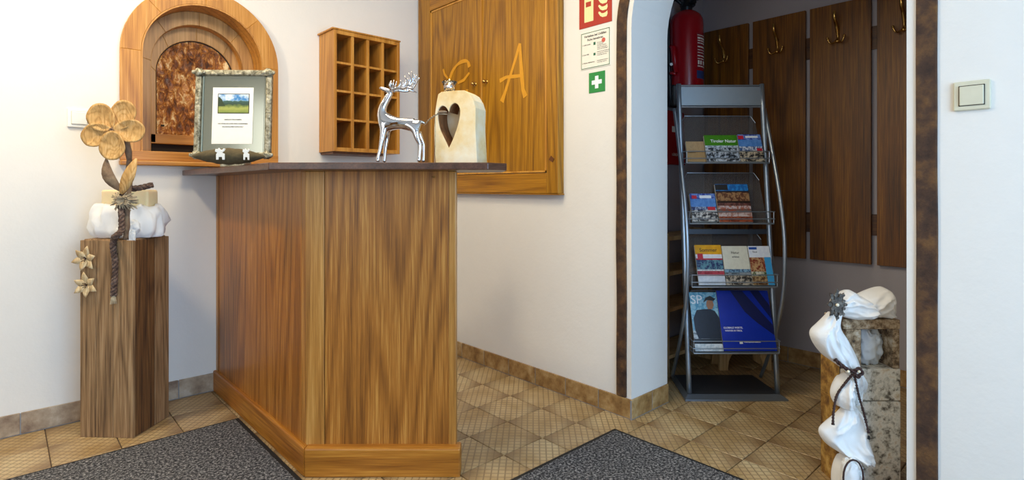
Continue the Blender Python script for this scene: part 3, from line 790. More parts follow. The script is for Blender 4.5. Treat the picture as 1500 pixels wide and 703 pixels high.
for k in range(14):
    a = k*PI/7; mb.tube([(0, 0, .605), (.006*math.cos(a), .004*math.sin(a)-.003, .59), (.011*math.cos(a), .004*math.sin(a)-.004, .565)], [.004, .003, .0015], 5)
mb.build('tassel', M['raffia'], rope)

# ================================================================ PICTURE FRAME AND PILLOW ON COUNTER
fr = thing('picture_frame', 'ornate silver frame with mirror border and printed card', 'picture frame', tuple(W(-1.166, 2.30, 1.1362)), RZ+.03)
FW, FH, fb = .158, .372, .024
stand_h = .036
tilt = Matrix.Rotation(-.06, 4, 'X')
def fbx(x0, x1, y0, y1, z0, z1):
    m = MB().box(x0, x1, y0, y1, z0+stand_h, z1+stand_h)
    m.v = [Vector((0, 0, stand_h))+tilt.to_3x3() @ (p-Vector((0, 0, stand_h))) for p in m.v]; return m
for (a0, a1, c0, c1) in ((-FW, -FW+fb, 0, FH), (FW-fb, FW, 0, FH)): fbx(a0, a1, -.012, .010, c0, c1).build('moulding', M['ornate'], fr, bevel=.006, seg=3)
for (a0, a1, c0, c1) in ((-FW, FW, 0, fb), (-FW, FW, FH-fb, FH)): fbx(a0, a1, -.0125, .010, c0, c1).build('moulding', M['ornate'], fr, bevel=.006, seg=3)
for sx in (-1, 1):
    for zz in (fb*.5, FH-fb*.5):
        m = MB()
        crumple(m, (0, 0, 0), .014, .005, .014, sx+zz*7, .8, 24, 14, 3.); 
        for dx in (-.018, .018): crumple(m, (dx*1.0, 0, -dx*sx*(1 if zz < .1 else -1)*0), .009, .004, .007, dx*99, .8, 16, 10, 3.)
        m.v = [Vector((0, 0, stand_h))+tilt.to_3x3() @ (p+Vector((sx*(FW-fb*.6), -.013, zz))) for p in m.v]
        m.build('corner_ornament', M['ornate'], fr, smooth=True)
fbx(-FW+.01, FW-.01, .0, .006, .01, FH-.01).build('mirror', M['mirror'], fr)
for (a0, a1, c0, c1) in ((-FW+fb, -FW+fb+.009, fb, FH-fb), (FW-fb-.009, FW-fb, fb, FH-fb)): fbx(a0, a1, -.005, .001, c0, c1).build('mirror_bevel', M['mirror'], fr, bevel=.004, seg=1)
card = fbx(-.088, .080, -.0022, -.0006, .060, .298).build('card', M['paper'], fr)
def landscape():
    t = NT('landscape_print'); s_ = t.n('ShaderNodeSeparateXYZ', {0: t.n('ShaderNodeTexCoord').outputs['Generated']})
    n = t.n('ShaderNodeTexNoise', {'Vector': t.coords(), 'Scale': 60, 'Detail': 5}).outputs[0]
    n2 = t.n('ShaderNodeTexNoise', {'Vector': t.coords(), 'Scale': 22, 'Detail': 4}).outputs[0]
    z = t.math('ADD', s_.outputs[2], t.math('MULTIPLY', t.math('SUBTRACT', n, .5), .25))
    land = t.ramp(z, [(.0, '#7c8a3a'), (.25, '#a4a850'), (.36, '#6c7c38'), (.46, '#2c4434'), (.62, '#3c5c50'), (.66, '#8cb4cc')])
    sky = t.ramp(n2, [(.42, '#3a80b8'), (.55, '#e4f0f4')])
    c = t.mix(t.math('GREATER_THAN', z, .67), land, sky)
    tree = t.math('LESS_THAN', t.math('ADD', s_.outputs[0], t.math('MULTIPLY', s_.outputs[2], .35)), t.math('MULTIPLY_ADD', n, .25, .22))
    tree = t.math('MULTIPLY', tree, t.math('MULTIPLY', t.math('GREATER_THAN', s_.outputs[2], .35), t.math('LESS_THAN', s_.outputs[2], .85)))
    t.set(Base_Color=t.mix(tree, c, lin('#2c3c20')), Roughness=.5); return t.m
M['land'] = landscape()
fbx(-.066, .064, -.0030, -.0020, .188, .272).build('photo_print_border', M['ink'], card)
fbx(-.063, .061, -.0036, -.0029, .191, .269).build('photo_print', M['land'], card)
def ft(body, z, size):
    p = Vector((0, 0, stand_h))+tilt.to_3x3() @ Vector((-.002, -.0026, z)); return text('lettering', body, size, M['ink'], card, p, (PI/2-.06, 0, 0), .0002, 'CENTER', .0001)
ft('HERZLICH WILLKOMMEN', .160, .0062); ft('WIR WÜNSCHEN IHNEN EINEN ANGENEHMEN', .143, .0058); ft('UND ERHOLSAMEN AUFENTHALT', .130, .0058)
MB().prism([(-.05, 0), (.05, 0), (.05, stand_h+.004), (-.05, stand_h+.004)], -.004, .06, 'y').build('easel_foot', M['ornate'], fr, bevel=.002)
# pillow
pw = thing('felt_pillow', 'small dark olive pillow with white appliques in front of frame', 'pillow', tuple(W(-1.058, 2.06, 1.1355)), RZ+.18)
mb = MB(); rings = []
for k in range(25):
    t = -1+2*k/24; rr = (1-abs(t)**1.7)**.75 if abs(t) < 1 else 0
    rr = max(rr, .03); ring = []
    for i in range(24):
        a = 2*PI*i/24
        ring.append((t*.128, math.cos(a)*.042*rr*(1+.05*math.sin(k*1.3+i)), .031+math.sin(a)*.031*rr*(1+.04*math.sin(k*1.7))))
    rings.append(ring)
mb.loft(rings); mb.build('cushion', M['felt'], pw, smooth=True)
def moose(cx, tx):
    m = MB()
    pts = [(-.016, -.018), (-.008, -.018), (-.007, -.008), (.004, -.008), (.005, -.018), (.013, -.018), (.013, .004), (.004, .008), (.012, .014), (.016, .022), (.009, .024), (.004, .018), (-.002, .020), (-.006, .026), (-.012, .020), (-.018, .022), (-.020, .012), (-.012, .008), (-.016, .002)]
    m.prism([(cx+x*tx, z+.034) for x, z in pts], -.046, -.041, 'y'); return m
moose(-.014, 1).build('deer_applique', M['feltwhite'], pw, bevel=.001); moose(.074, .7).build('deer_applique', M['feltwhite'], pw, bevel=.001)

# ================================================================ CHROME DEER
dp = W(-.412, 2.0, 1.1352)
deer = thing('deer_figurine', 'polished chrome deer figurine standing with raised head and antlers', 'figurine', tuple(dp), RZ)
sd = 2.0/807.4
def dv(px, py, y=0., r=4.): return ((px-585)*sd, y, (240.5-py)*sd, r*sd)
def skin(name, V, E, mat, parent, root=0, sub=2):
    me = bpy.data.meshes.new(name); me.from_pydata([v[:3] for v in V], E, []); me.materials.append(mat)
    o = bpy.data.objects.new(name, me); C.objects.link(o); o.parent = parent
    m = o.modifiers.new('skin', 'SKIN'); m.use_smooth_shade = True
    for i, v in enumerate(V):
        sv = me.skin_vertices[0].data[i]; r = v[3]; sv.radius = (r, r) if not isinstance(r, tuple) else r; sv.use_root = (i == root)
    s_ = o.modifiers.new('sub', 'SUBSURF'); s_.levels = sub; s_.render_levels = sub
    return o
V = [dv(598, 181, 0, 9.2), dv(583, 181, 0, 9.4), dv(567, 178, 0, 11), dv(560, 168, 0, 8.4), dv(562, 157, 0, 6.2), dv(568, 146, 0, 5.4), dv(574, 136, 0, 5.6),
     dv(568, 132.5, 0, 4.0), dv(560, 129.5, 0, 2.6), dv(557, 128.5, 0, 1.9),
     dv(611, 182, 0, 9.0), dv(619, 179, 0, 3.0), dv(624, 181, 0, 1.6),
     dv(565, 190, -.014, 6.0), dv(563, 204, -.016, 4.4), dv(560, 219, -.016, 3.0), dv(557, 231, -.017, 2.6), dv(556, 238, -.018, 3.6),
     dv(567, 190, .014, 6.0), dv(566, 204, .016, 4.2), dv(564, 219, .016, 2.9), dv(563, 231, .017, 2.5), dv(562, 238, .018, 3.4),
     dv(611, 192, -.014, 6.2), dv(614, 204, -.016, 4.4), dv(618, 213, -.016, 3.0), dv(617, 229, -.017, 2.4), dv(616, 238, -.018, 3.4),
     dv(612, 192, .014, 6.2), dv(617, 203, .016, 4.2), dv(621, 212, .016, 2.8), dv(621, 229, .017, 2.3), dv(620, 238, .018, 3.3)]
E_ = [(0, 1), (1, 2), (2, 3), (3, 4), (4, 5), (5, 6), (6, 7), (7, 8), (8, 9), (0, 10), (10, 11), (11, 12), (2, 13), (13, 14), (14, 15), (15, 16), (16, 17), (2, 18), (18, 19), (19, 20), (20, 21), (21, 22),
      (10, 23), (23, 24), (24, 25), (25, 26), (26, 27), (10, 28), (28, 29), (29, 30), (30, 31), (31, 32)]
skin('body', V, E_, M['chrome'], deer)
def antler(side):
    m = MB(); y = side*.010
    def q(px, py, yy): return Vector(((px-585)*sd, y+side*yy, (240.5-py)*sd))
    main = smoothpath([q(577, 132, 0), q(584, 131, .012), q(594, 131.5, .022), q(603, 128, .024), q(609, 120, .020), q(614, 112, .014)], 5)
    n = len(main); m.tube(main, [2.6*sd*(1-.65*i/n) for i in range(n)], 8)
    for a, b_, c in (((594, 131, .022), (599, 122, .024), (596, 113, .018)), ((603, 128, .024), (605, 118, .026), (602, 109, .020)), ((608, 121, .021), (608, 114, .022), (606, 107, .018)), ((586, 131, .014), (590, 125, .016), (590, 119, .012)), ((599, 130, .023), (606, 132, .026), (611, 134, .026))):
        m.tube(smoothpath([q(*a), q(*b_), q(*c)], 4), [2.0*sd-1.4*sd*i/8 for i in range(9)], 7)
    return m
for s_ in (-1, 1): antler(s_).build('antler', M['chrome'], deer, smooth=True)
for s_ in (-1, 1):
    m = MB(); m.tube([((577-585)*sd, s_*.008, (240.5-134)*sd), ((573-585)*sd, s_*.014, (240.5-126)*sd), ((575-585)*sd, s_*.018, (240.5-120)*sd)], [1.2*sd, 2.6*sd, .5*sd], 8, .5); m.build('ear', M['chrome'], deer, smooth=True)
m = MB()
for k, (a, b_) in enumerate((((577, 130), (579, 118)), ((580, 130), (583, 120)), ((575, 128), (575, 119)))):
    m.tube([((a[0]-585)*sd, -.004, (240.5-a[1])*sd), ((b_[0]-585)*sd, -.008, (240.5-b_[1])*sd)], [1.6*sd, .5*sd], 7)
m.build('brow_tines', M['chrome'], deer, smooth=True)

# ================================================================ HEART BLOCK, TEALIGHT, TWIG
hp = W(-.188, 2.02, 1.1352); sh = 1.99/807.4
hb = thing('heart_block', 'pale carved wood block with heart shaped hollow on counter', 'ornament', tuple(hp), RZ-.36)
def hx(px): return (px-674.5)*sh*.92
def hz(py): return (240-py)*sh
outer = [(640, 239), (637.5, 215), (637, 190), (638.5, 165), (641, 150), (644, 137), (650, 134), (664, 133.5), (678, 133.5), (690, 134), (699, 139), (706, 149), (710, 160), (709.5, 190), (711, 215), (712.5, 239)]
heart = []
hc = (663, 178)
for pt in smoothpath([(663, 217, 0), (655, 203, 0), (647, 188, 0), (643.5, 172, 0), (644.5, 160, 0), (651, 154.5, 0), (658, 157, 0), (663, 164, 0)], 4)[:-1]: heart.append((pt.x, pt.y))
for pt in smoothpath([(663, 164, 0), (666, 156, 0), (673, 151.5, 0), (680, 155, 0), (683, 166, 0), (679, 184, 0), (671, 203, 0), (663, 217, 0)], 4)[:-1]: heart.append((pt.x, pt.y))
O2 = [(hx(a), hz(b_)) for a, b_ in outer]; H2 = [(hx(a), hz(b_)) for a, b_ in heart]
o = holed('block', O2, [H2], -.045, .045, 'y', M['heartwood'], hb)
bv = o.modifiers.new('bevel', 'BEVEL'); bv.width = .006; bv.segments = 2; bv.limit_method = 'ANGLE'; bv.angle_limit = .7
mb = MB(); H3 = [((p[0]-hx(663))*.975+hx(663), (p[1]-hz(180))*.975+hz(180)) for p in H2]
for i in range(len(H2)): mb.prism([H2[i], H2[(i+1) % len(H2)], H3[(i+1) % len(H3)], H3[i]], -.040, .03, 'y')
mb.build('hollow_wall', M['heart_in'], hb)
MB().prism([(hx(640), hz(222)), (hx(688), hz(222)), (hx(688), hz(148)), (hx(640), hz(148))], .028, .040, 'y').build('hollow_back', M['heartwood'], hb)
tl = thing('tealight_holder', 'small clear glass holder with burning tealight on heart block', 'candle holder', tuple(W(-.2285, 2.01, 1.1352+hz(133.3))), RZ)
mb = MB(); n = 32
prof = [(.016, 0), (.019, .004), (.020, .02), (.026, .038)]
rings = []
for r, z in prof+[(.0245, .0375), (.018, .02), (.016, .006)]:
    rings.append([(r*(1+(.10*math.cos(8*2*PI*i/n) if z > .03 else 0))*math.cos(2*PI*i/n), r*(1+(.10*math.cos(8*2*PI*i/n) if z > .03 else 0))*math.sin(2*PI*i/n), z) for i in range(n)])
mb.loft(rings); mb.build('glass_cup', M['glass'], tl, smooth=True)
mb = MB(); mb.lathe([(.015, .0065), (.0155, .022), (.0145, .022), (.014, .019)], 24); mb.build('tealight', M['chrome'], tl, smooth=True)
mb = MB(); mb.lathe([(.001, .022), (.0045, .026), (.0052, .031), (.003, .040), (.0006, .048)], 14); mb.build('flame', M['flame'], tl, smooth=True)
tw = thing('glitter_twig', 'thin glittering twig with brown bird leaning into the heart hollow', 'twig', tuple(W(-.29, 1.93, 1.1352)), RZ)
zt = .0
mb = MB(); k1 = 1.95/807.4
def tq(px, py, y=0): return Vector(((px-630)*k1, y, (240-py)*k1))
pth = smoothpath([tq(621, 184, .03), tq(628, 178, .01), tq(636, 174, -.01), tq(644, 170, -.015), tq(656, 169, -.0), ], 5)
mb.tube(pth, .0014, 6)
for i in range(2, len(pth)-6, 2):
    for s_ in (-1, 1): mb.tube([pth[i], pth[i]+Vector((.004, s_*.004, .006))], [.0016, .0026], 5)
mb.build('twig', M['raffia'], tw)
mb = MB(); crumple(mb, tq(650, 166.5, -.015), .015, .006, .004, 3, .3, 20, 12); mb.build('bird', M['bark'], tw, smooth=True)
mb = MB(); mb.tube([tq(640, 172, -.02), tq(640, 205, -.019), tq(639, 239.6, -.018)], .0012, 6); mb.build('support_wire', M['raffia'], tw)

# ================================================================ CLOAKROOM: BOARDS AND HOOKS
cr = thing('coat_rack', 'wall coat rack of tall brown walnut boards with brass hooks', 'coat rack', (1.385, -1.313, .633))
for (ya, yb) in ((-1.608, -1.313), (-1.945, -1.638), (-2.277, -1.970), (-2.612, -2.305), (-2.948, -2.640)):
    o = MB().box(-.020, 0, ya-yb, 0, 0, 1.453).build('board', M['walnut'], cr, bevel=.0015); o.location = (-.010, yb+1.313, 0)
for (za, zb) in ((1.80, 1.925), (.79, .905)):
    MB().box(-.010, 0, -1.635, -.01, za-.633, zb-.633).build('rail', M['walnut_h'], cr)
def hook(y):
    e = bpy.data.objects.new('hook', None); C.objects.link(e)
    m = MB(); z = 1.95-.633
    m.box(-.034, -.030, -.008, .008, z-.075, z-.005)
    pts = smoothpath([(-.032, 0, z-.075), (-.042, 0, z-.035), (-.060, 0, z+.005), (-.092, 0, z+.040), (-.096, 0, z+.078)], 5)
    m.tube(pts, [.0052+.0045*math.sin(PI*min(1, i/24)) for i in range(21)], 10, .7)
    for s_ in (-1, 1):
        m.tube(smoothpath([(-.033, 0, z-.055), (-.050, s_*.012, z-.085), (-.066, s_*.030, z-.090), (-.070, s_*.042, z-.066)], 5), .0050, 8)
        m.lathe([(.001, -.008), (.006, -.005), (.0075, 0), (.006, .005), (.001, .008)], 10, (-.070, s_*.042, z-.062))
    m.lathe([(.001, -.011), (.008, -.008), (.011, 0), (.008, .008), (.001, .011)], 12, (-.044, 0, z-.080))
    bpy.data.objects.remove(e)
    o = m.build('hook', M['brass'], cr, smooth=True); o.location = (0, y+1.313, 0)
for y in (-1.452, -1.790, -2.118, -2.428, -2.79): hook(y)

# ================================================================ FIRE EXTINGUISHER
fx_ = thing('fire_extinguisher', 'large red fire extinguisher hanging on the cloakroom wall', 'fire extinguisher', (.970, -1.402, 1.568), RZ)
mb = MB(); R_ = .100
mb.lathe([(.090, .0), (.098, .01), (R_, .03), (R_, .47), (.096, .50), (.084, .525), (.062, .545), (.034, .556), (.030, .562)], 40); mb.build('cylinder', M['red'], fx_, smooth=True)
mb = MB(); mb.lathe([(.098, -.012), (.101, 0), (.101, .012), (.098, .014)], 40); mb.build('foot_ring', M['black'], fx_)
mb = MB(); mb.lathe([(.034, .555), (.036, .575), (.030, .60), (.020, .62)], 20); mb.box(-.035, .05, -.018, .018, .585, .612); mb.box(-.05, .075, -.012, .012, .625, .637)
mb.tube([(.02, -.02, .60), (.035, -.05, .60)], .015, 12); mb.build('valve', M['black'], fx_, bevel=.002)
mb = MB(); mb.tube(smoothpath([(-.03, 0, .60), (-.075, -.01, .625), (-.112, -.02, .56), (-.118, -.03, .40), (-.110, -.03, .10), (-.1, -.03, -.03)], 6), .011, 12); mb.build('hose', M['black'], fx_, smooth=True)
mb = MB(); mb.tube([(-.108, -.045, .33), (-.100, -.062, .32), (-.085, -.072, .17)], [.012, .016, .013], 12); mb.tube([(-.112, -.05, .17), (-.085, -.07, .16)], .010, 10); mb.build('spray_nozzle', M['red'], fx_, smooth=True)
mb = MB(); mb.box(-.105, -.05, -.06, .03, -.03, .10); mb.build('holster', M['black'], fx_, bevel=.01)
mb = MB(); mb.tube([(-.112, -.066, .218), (-.112, -.07, .218)], .009, 12); mb.build('gauge', M['white'], fx_)
mb = MB(); mb.box(-.02, .02, .095, .112, .10, .50); mb.build('wall_bracket', M['black'], fx_)
def curved(a0, a1, z0, z1, r=.1006, n=10):
    m = MB(); rings = []
    for i in range(n+1):
        a = a0+(a1-a0)*i/n; rings.append([(r*math.sin(a), -r*math.cos(a), z0), (r*math.sin(a), -r*math.cos(a), z1), ((r-.002)*math.sin(a), -(r-.002)*math.cos(a), z1), ((r-.002)*math.sin(a), -(r-.002)*math.cos(a), z0)])
    m.loft(rings); return m
lab = plain('label_red', '#8c1420', .5)
curved(.33, 1.35, .19, .40).build('label', lab, fx_)
t_ = curved(.36, 1.3, .385, .389, .1012)
for (z0_, z1_) in ((.365, .375), (.352, .358), (.338, .343), (.315, .322), (.298, .302), (.282, .286), (.262, .268), (.246, .250), (.200, .206)):
    for (a0, a1) in ((.38, .62), (.66, .82), (.86, 1.25)): 
        c_ = curved(a0, a1, z0_, z1_, .1012, 4); t_.add(c_.v, c_.f)
for a0 in (.40, .60, .90, 1.08):
    c_ = curved(a0, a0+.12, .214, .238, .1012, 3); t_.add(c_.v, c_.f)
t_.build('label_print', M['paper'], fx_)
curved(.33, 1.35, .13, .178).build('blue_label', plain('label_blue', '#243c6c', .5), fx_)

rc = thing('fire_blanket_case', 'flat red case hanging on the wall under the extinguisher', 'case', (.93, -1.29, 1.19))
MB().prism([(-.15, 0), (.145, 0), (.125, .33), (-.13, .33)], -.05, -.001, 'y').build('case_body', M['red'], rc, bevel=.008)
MB().box(-.02, .09, -.0515, -.05, .20, .235).build('white_emblem', M['paper'], rc)
text('lettering', 'LÖSCHDECKE', .022, M['paper'], rc, (-.02, -.0505, .055), (PI/2, 0, 0), .0004)

# shelf unit of pale wood under it
su = thing('shoe_shelf', 'low wooden shelf unit in the dark corner behind the rack', 'shelf', (.60, -1.50, 0))
for z in (.36, .56, .755): MB().box(0.018, .482, 0, .195, z, z+.022).build('shelf_board', M['pale'], su, bevel=.002)
for x in (0, .482): MB().box(x, x+.018, 0, .195, 0, .80).build('side_board', M['pale'], su, bevel=.002)
MB().box(.018, .482, 0, .195, .10, .12).build('shelf_board', M['pale'], su, bevel=.002)
# stool
stl = thing('wooden_stool', 'pale wooden stool with arched side behind the brochure rack', 'stool', tuple(W(1.325, 3.16, 0)), RZ)
pts = [(-.135, 0), (-.085, 0)]
for i in range(11):
    a = PI-PI*i/10; pts.append((.015+.10*math.cos(a), .02+.115*math.sin(a)))
pts += [(.145, 0), (.165, 0), (.150, .36), (-.125, .36)]
MB().prism(pts, 0, .022, 'y').build('side_panel', M['pale'], stl, bevel=.002)
MB().prism([(p[0], p[1]) for p in pts], .12, .142, 'y').build('side_panel', M['pale'], stl, bevel=.002)
MB().box(-.15, .175, -.015, .16, .36, .385).build('seat', M['pale'], stl, bevel=.006)

# ================================================================ BROCHURE RACK
RX, RD = 1.108, 2.80
rk = thing('brochure_rack', 'silver metal brochure rack with four tilted shelves and open frame', 'rack', tuple(W(RX, RD, 0)), RZ)
def lx(X): return X-RX
def ly(D): return D-RD
# base
mb = MB()
def fr_(pts, z): return [(lx(a), ly(b_), z) for a, b_ in pts]
ob = [(.851, 2.705), (1.358, 2.705), (1.335, 3.045), (.875, 3.045)]; ib = [(.875, 2.742), (1.332, 2.742), (1.315, 3.02), (.893, 3.02)]
mb.loft([fr_(ob, .0), fr_(ob, .008), fr_(ib, .022)]); mb.build('base_rim', M['steel_trim'], rk, bevel=.001)
mb = MB(); mb.loft([fr_(ib, .0215), fr_(ib, .0235)]); mb.build('base_plate', M['anthracite'], rk)
def postD(z): return 2.755+.18*(z/1.6)
for X in (.887, 1.329):
    n = 13; mb = MB(); mb.tube([(lx(X), ly(postD(z)), z) for z in [.022+(1.60-.022)*i/n for i in range(n+1)]], .0128, 12); mb.build('post', M['alu'], rk, smooth=True)
for X in (.868, 1.349):
    mb = MB(); pth = smoothpath([(lx(X), ly(D), z) for D, z in ((2.945, 1.47), (2.85, 1.22), (2.765, .97), (2.725, .75), (2.745, .50), (2.85, .25), (2.99, .024))], 7)
    mb.tube(pth, .0095, 10); mb.build('bowed_tube', M['alu'], rk, smooth=True)
mb = MB(); z0_, z1_ = 1.485, 1.585; d0, d1 = postD(z0_), postD(z1_)
mb.loft([[(lx(.893), ly(d0)-.006, z0_), (lx(1.323), ly(d0)-.006, z0_), (lx(1.323), ly(d0)+.006, z0_), (lx(.893), ly(d0)+.006, z0_)], [(lx(.893), ly(d1)-.006, z1_), (lx(1.323), ly(d1)-.006, z1_), (lx(1.323), ly(d1)+.006, z1_), (lx(.893), ly(d1)+.006, z1_)]])
mb.build('header_panel', M['alu_panel'], rk, bevel=.001)
mb = MB(); mb.tube([(lx(.887), ly(postD(1.592)), 1.592), (lx(1.329), ly(postD(1.592)), 1.592)], .005, 8); mb.tube([(lx(.887), ly(postD(1.478)), 1.478), (lx(1.329), ly(postD(1.478)), 1.478)], .006, 8); mb.build('header_bar', M['alu'], rk)
tiers = [(2.83, 1.178, .898, 1.321, 2.98, 1.436), (2.775, .870, .895, 1.318, 2.93, 1.128), (2.73, .559, .892, 1.314, 2.90, .816), (2.70, .240, .890, 1.309, 2.85, .52)]
for (Dr, zr, XL, XR, Dt, zt_) in tiers:
    sf = MB(); sf.box(lx(XL), lx(XR), ly(Dr), ly(Dr)+.055, zr-.004, zr); sfo = sf.build('shelf_tray', M['steel_trim'], rk, bevel=.001)
    m = MB(); nb = .0015
    a = Vector((0, ly(Dr)+.055, zr)); b_ = Vector((0, ly(Dt), zt_)); nn = Vector((0, nb, 0))
    cut = .03
    P2 = [(XL+.008, 0), (XR-.008, 0), (XR-.012, .85), (XR-.035, 1), (XL+.035, 1), (XL+.012, .85)]
    fr1 = [Vector((lx(X), 0, 0))+a+(b_-a)*t-nn for X, t in P2]; fr2 = [p+2*nn for p in fr1]
    m.loft([fr1, fr2]); m.build('back_panel', M['acrylic'], rk)
    m = MB(); m.tube([fr1[5], fr1[4], fr1[3], fr1[2]], .0016, 6); m.build('panel_edge', M['alu'], rk)
    for dz in (.022, .058):
        m = MB(); y_ = ly(Dr)-.004
        m.tube([(lx(XL)-.004, ly(Dr)+.05, zr+dz), (lx(XL)-.004, y_, zr+dz), (lx(XR)+.004, y_, zr+dz), (lx(XR)+.004, ly(Dr)+.05, zr+dz)], .0024, 8); m.build('wire_rail', M['alu'], rk)
    m = MB()
    for X in (XL, XR): m.tube([(lx(X), ly(Dr)+.0, zr-.002), (lx(X), ly(Dr)+.0, zr+.06)], .0022, 6)
    m.tube([(lx(XL), ly(Dr)-.002, zr-.002), (lx(XR), ly(Dr)-.002, zr-.002)], .004, 8); m.build('front_lip', M['alu'], rk)
mb = MB(); mb.box(lx(.893), lx(1.323), ly(postD(.82))-.002, ly(postD(.82))+.006, .81, .835); mb.build('cross_bar', M['anthracite'], rk)

def printed(name, zones, w_, h_):
    """zones: list of (z_top_fraction, colA, colB, noise scale)"""
    t = NT(name); co_ = t.n('ShaderNodeTexCoord').outputs['Object']
    s_ = t.n('ShaderNodeSeparateXYZ', {0: co_}); z = t.math('DIVIDE', s_.outputs[2], h_)
    stA, stB = [], []; z0_ = 0
    for (zt_, a, b_) in zones: stA.append((z0_, a)); stB.append((z0_, b_)); z0_ = zt_
    A_ = t.ramp(z, stA, 'CONSTANT'); B_ = t.ramp(z, stB, 'CONSTANT')
    n = t.n('ShaderNodeTexNoise', {'Vector': co_, 'Scale': 45, 'Detail': 4, 'Roughness': .7}).outputs[0]
    f = t.ramp(n, [(.46, 0.), (.54, 1.)])
    t.set(Base_Color=t.mix(f, A_, B_), Roughness=.3); return t.m
TILT = -.36
def brochure(name, label, cat, tier, XL, XR, h_, zones, texts=(), thick=.012, dd=.0, tl_=TILT, grp=None, extra=None, back=None):
    Dr, zr = tiers[tier][0], tiers[tier][1]
    w_ = XR-XL
    t = thing(name, label, cat, tuple(W((XL+XR)/2, Dr+.016+dd, zr+.0012+thick*.35)), RZ, tl_, grp)
    MB().box(-w_/2+.001, w_/2-.001, .0008, thick, .0, h_-.001).build('pages', M['paper'] if back is None else back, t)
    m_ = printed(name+'_print', zones, w_, h_)
    cv = MB().box(-w_/2, w_/2, -.0002, .0008, 0, h_).build('cover', m_, t)
    for (body, x, z, size, mt, al) in texts: text('lettering', body, size, M[mt], cv, (x, -.0004, z), (PI/2, 0, 0), .0002, al, .0002)
    for (x0_, x1_, z0_, z1_, mt) in (extra or ()): MB().box(x0_, x1_, -.0006, -.0001, z0_, z1_).build('printed_block', mt, cv)
    return t
P_red = plain('print_red', '#c02030', .4); P_blue = plain('print_blue', '#1c4c9c', .4); P_white = plain('print_white', '#e8ecee', .4); P_dark = plain('print_dark', '#22201e', .4); P_sky = plain('print_sky', '#3c9ad0', .4); P_dkblue = plain('print_dark_blue', '#061250', .4)
brochure('envelope', 'brown kraft paper leaflets at the left of the top shelf', 'leaflet', 0, .908, 1.002, .115, [(.45, '#a88658', '#b08c5c'), (.5, '#7c6440', '#8c7048'), (1., '#a88860', '#b4946a')], extra=[(-.04, .0, .05, .052, P_dark)])
brochure('green_brochure', 'green and black white brochure in the middle of top shelf', 'brochure', 0, 1.008, 1.180, .150, [(.10, '#c8ccd0', '#2c3034'), (.52, '#20262c', '#b4bcc4'), (.6, '#c8d4d8', '#78848c'), (1., '#3c7c14', '#448418')], [('Tiroler Natur', -.055, .108, .024, 'white_ink', 'LEFT')], .016)
brochure('blue_brochure', 'blue brochure with red corner at right of the top shelf', 'brochure', 0, 1.184, 1.306, .155, [(.4, '#1c1c20', '#c8b89c'), (.55, '#2c4c7c', '#c8ccd4'), (.8, '#4a7cbc', '#5c8cc8'), (1., '#24348c', '#7090cc')], thick=.014, extra=[(-.058, -.03, .128, .148, P_red), (.03, .058, .055, .075, P_red), (-.02, .045, .135, .147, P_white)])
brochure('blue_brochure', 'blue brochure with red corner on the second shelf', 'brochure', 1, .915, 1.045, .150, [(.4, '#2c2c30', '#d0ccc4'), (.52, '#1c2c5c', '#94a4bc'), (.8, '#4a7cbc', '#5c8cc8'), (1., '#24348c', '#7090cc')], thick=.020, extra=[(-.055, -.03, .122, .140, P_red), (.02, .058, .060, .078, P_red), (-.015, .045, .125, .14, P_white)])
brochure('mountain_brochure', 'brown and blue photo brochure on the second shelf', 'brochure', 1, 1.052, 1.222, .205, [(.14, '#6c2c18', '#a05030'), (.24, '#c8b4ac', '#a07060'), (.34, '#8c4430', '#6c5850'), (.42, '#a06048', '#c0b0ac'), (.5, '#4c2c28', '#7c4c40'), (.55, '#20140c', '#30201c'), (.78, '#a07850', '#5c3424'), (.82, '#34241c', '#1c1c28'), (1., '#2c80c0', '#1c5c9c')], thick=.012, extra=[(-.084, -.02, .172, .203, P_dark)])
brochure('yellow_brochure', 'yellow and red brochure on the third shelf', 'brochure', 2, .932, 1.066, .205, [(.22, '#c8d0dc', '#d4dce4'), (.34, '#8c1c2c', '#b43c48'), (.38, '#d4d4d4', '#b0b0b0'), (.62, '#1c2c5c', '#5c8c98'), (.66, '#a01c2c', '#b43044'), (.76, '#e4e4e8', '#dcdce0'), (1., '#e4a404', '#d89804')], [('Sommer', -.045, .170, .026, 'ink', 'LEFT')], .012, extra=[(-.058, -.03, .132, .160, P_red)])
brochure('cream_brochure', 'cream brochure with photo strip in the middle of third shelf', 'brochure', 2, 1.070, 1.200, .200, [(.24, '#2c2824', '#c0b4a0'), (.32, '#4c5860', '#8c9498'), (.40, '#7ca4bc', '#38506c'), (1., '#dcd8c4', '#d6d2be')], [('Natur', 0, .160, .017, 'ink', 'CENTER'), ('erleben', 0, .140, .012, 'ink', 'CENTER')], .010, dd=.001)
brochure('white_brochure', 'white and blue photo brochure at right of third shelf', 'brochure', 2, 1.204, 1.312, .200, [(.22, '#54341c', '#b09468'), (.34, '#d0ccb8', '#4c5c34'), (.70, '#7c2c1c', '#c09868'), (.72, '#dce0e4', '#dce0e4'), (1., '#dce0e8', '#e4e8ec')], [('Tirol', -.035, .165, .012, 'ink', 'LEFT')], .010, extra=[(-.05, -.01, .182, .194, P_blue), (.020, .053, .0, .142, P_sky)])
mg = brochure('magazine', 'magazine with dark clad figure at the left of lowest shelf', 'magazine', 3, .904, 1.042, .290, [(.12, '#dce4e8', '#b8c8d0'), (.20, '#10141c', '#1c2430'), (.34, '#b8c4cc', '#5c6870'), (.62, '#5c94b4', '#8cb8cc'), (1., '#4c98b8', '#94c4d4')], [('SP', -.066, .232, .062, 'white_ink', 'LEFT')], .006)
mb = MB()
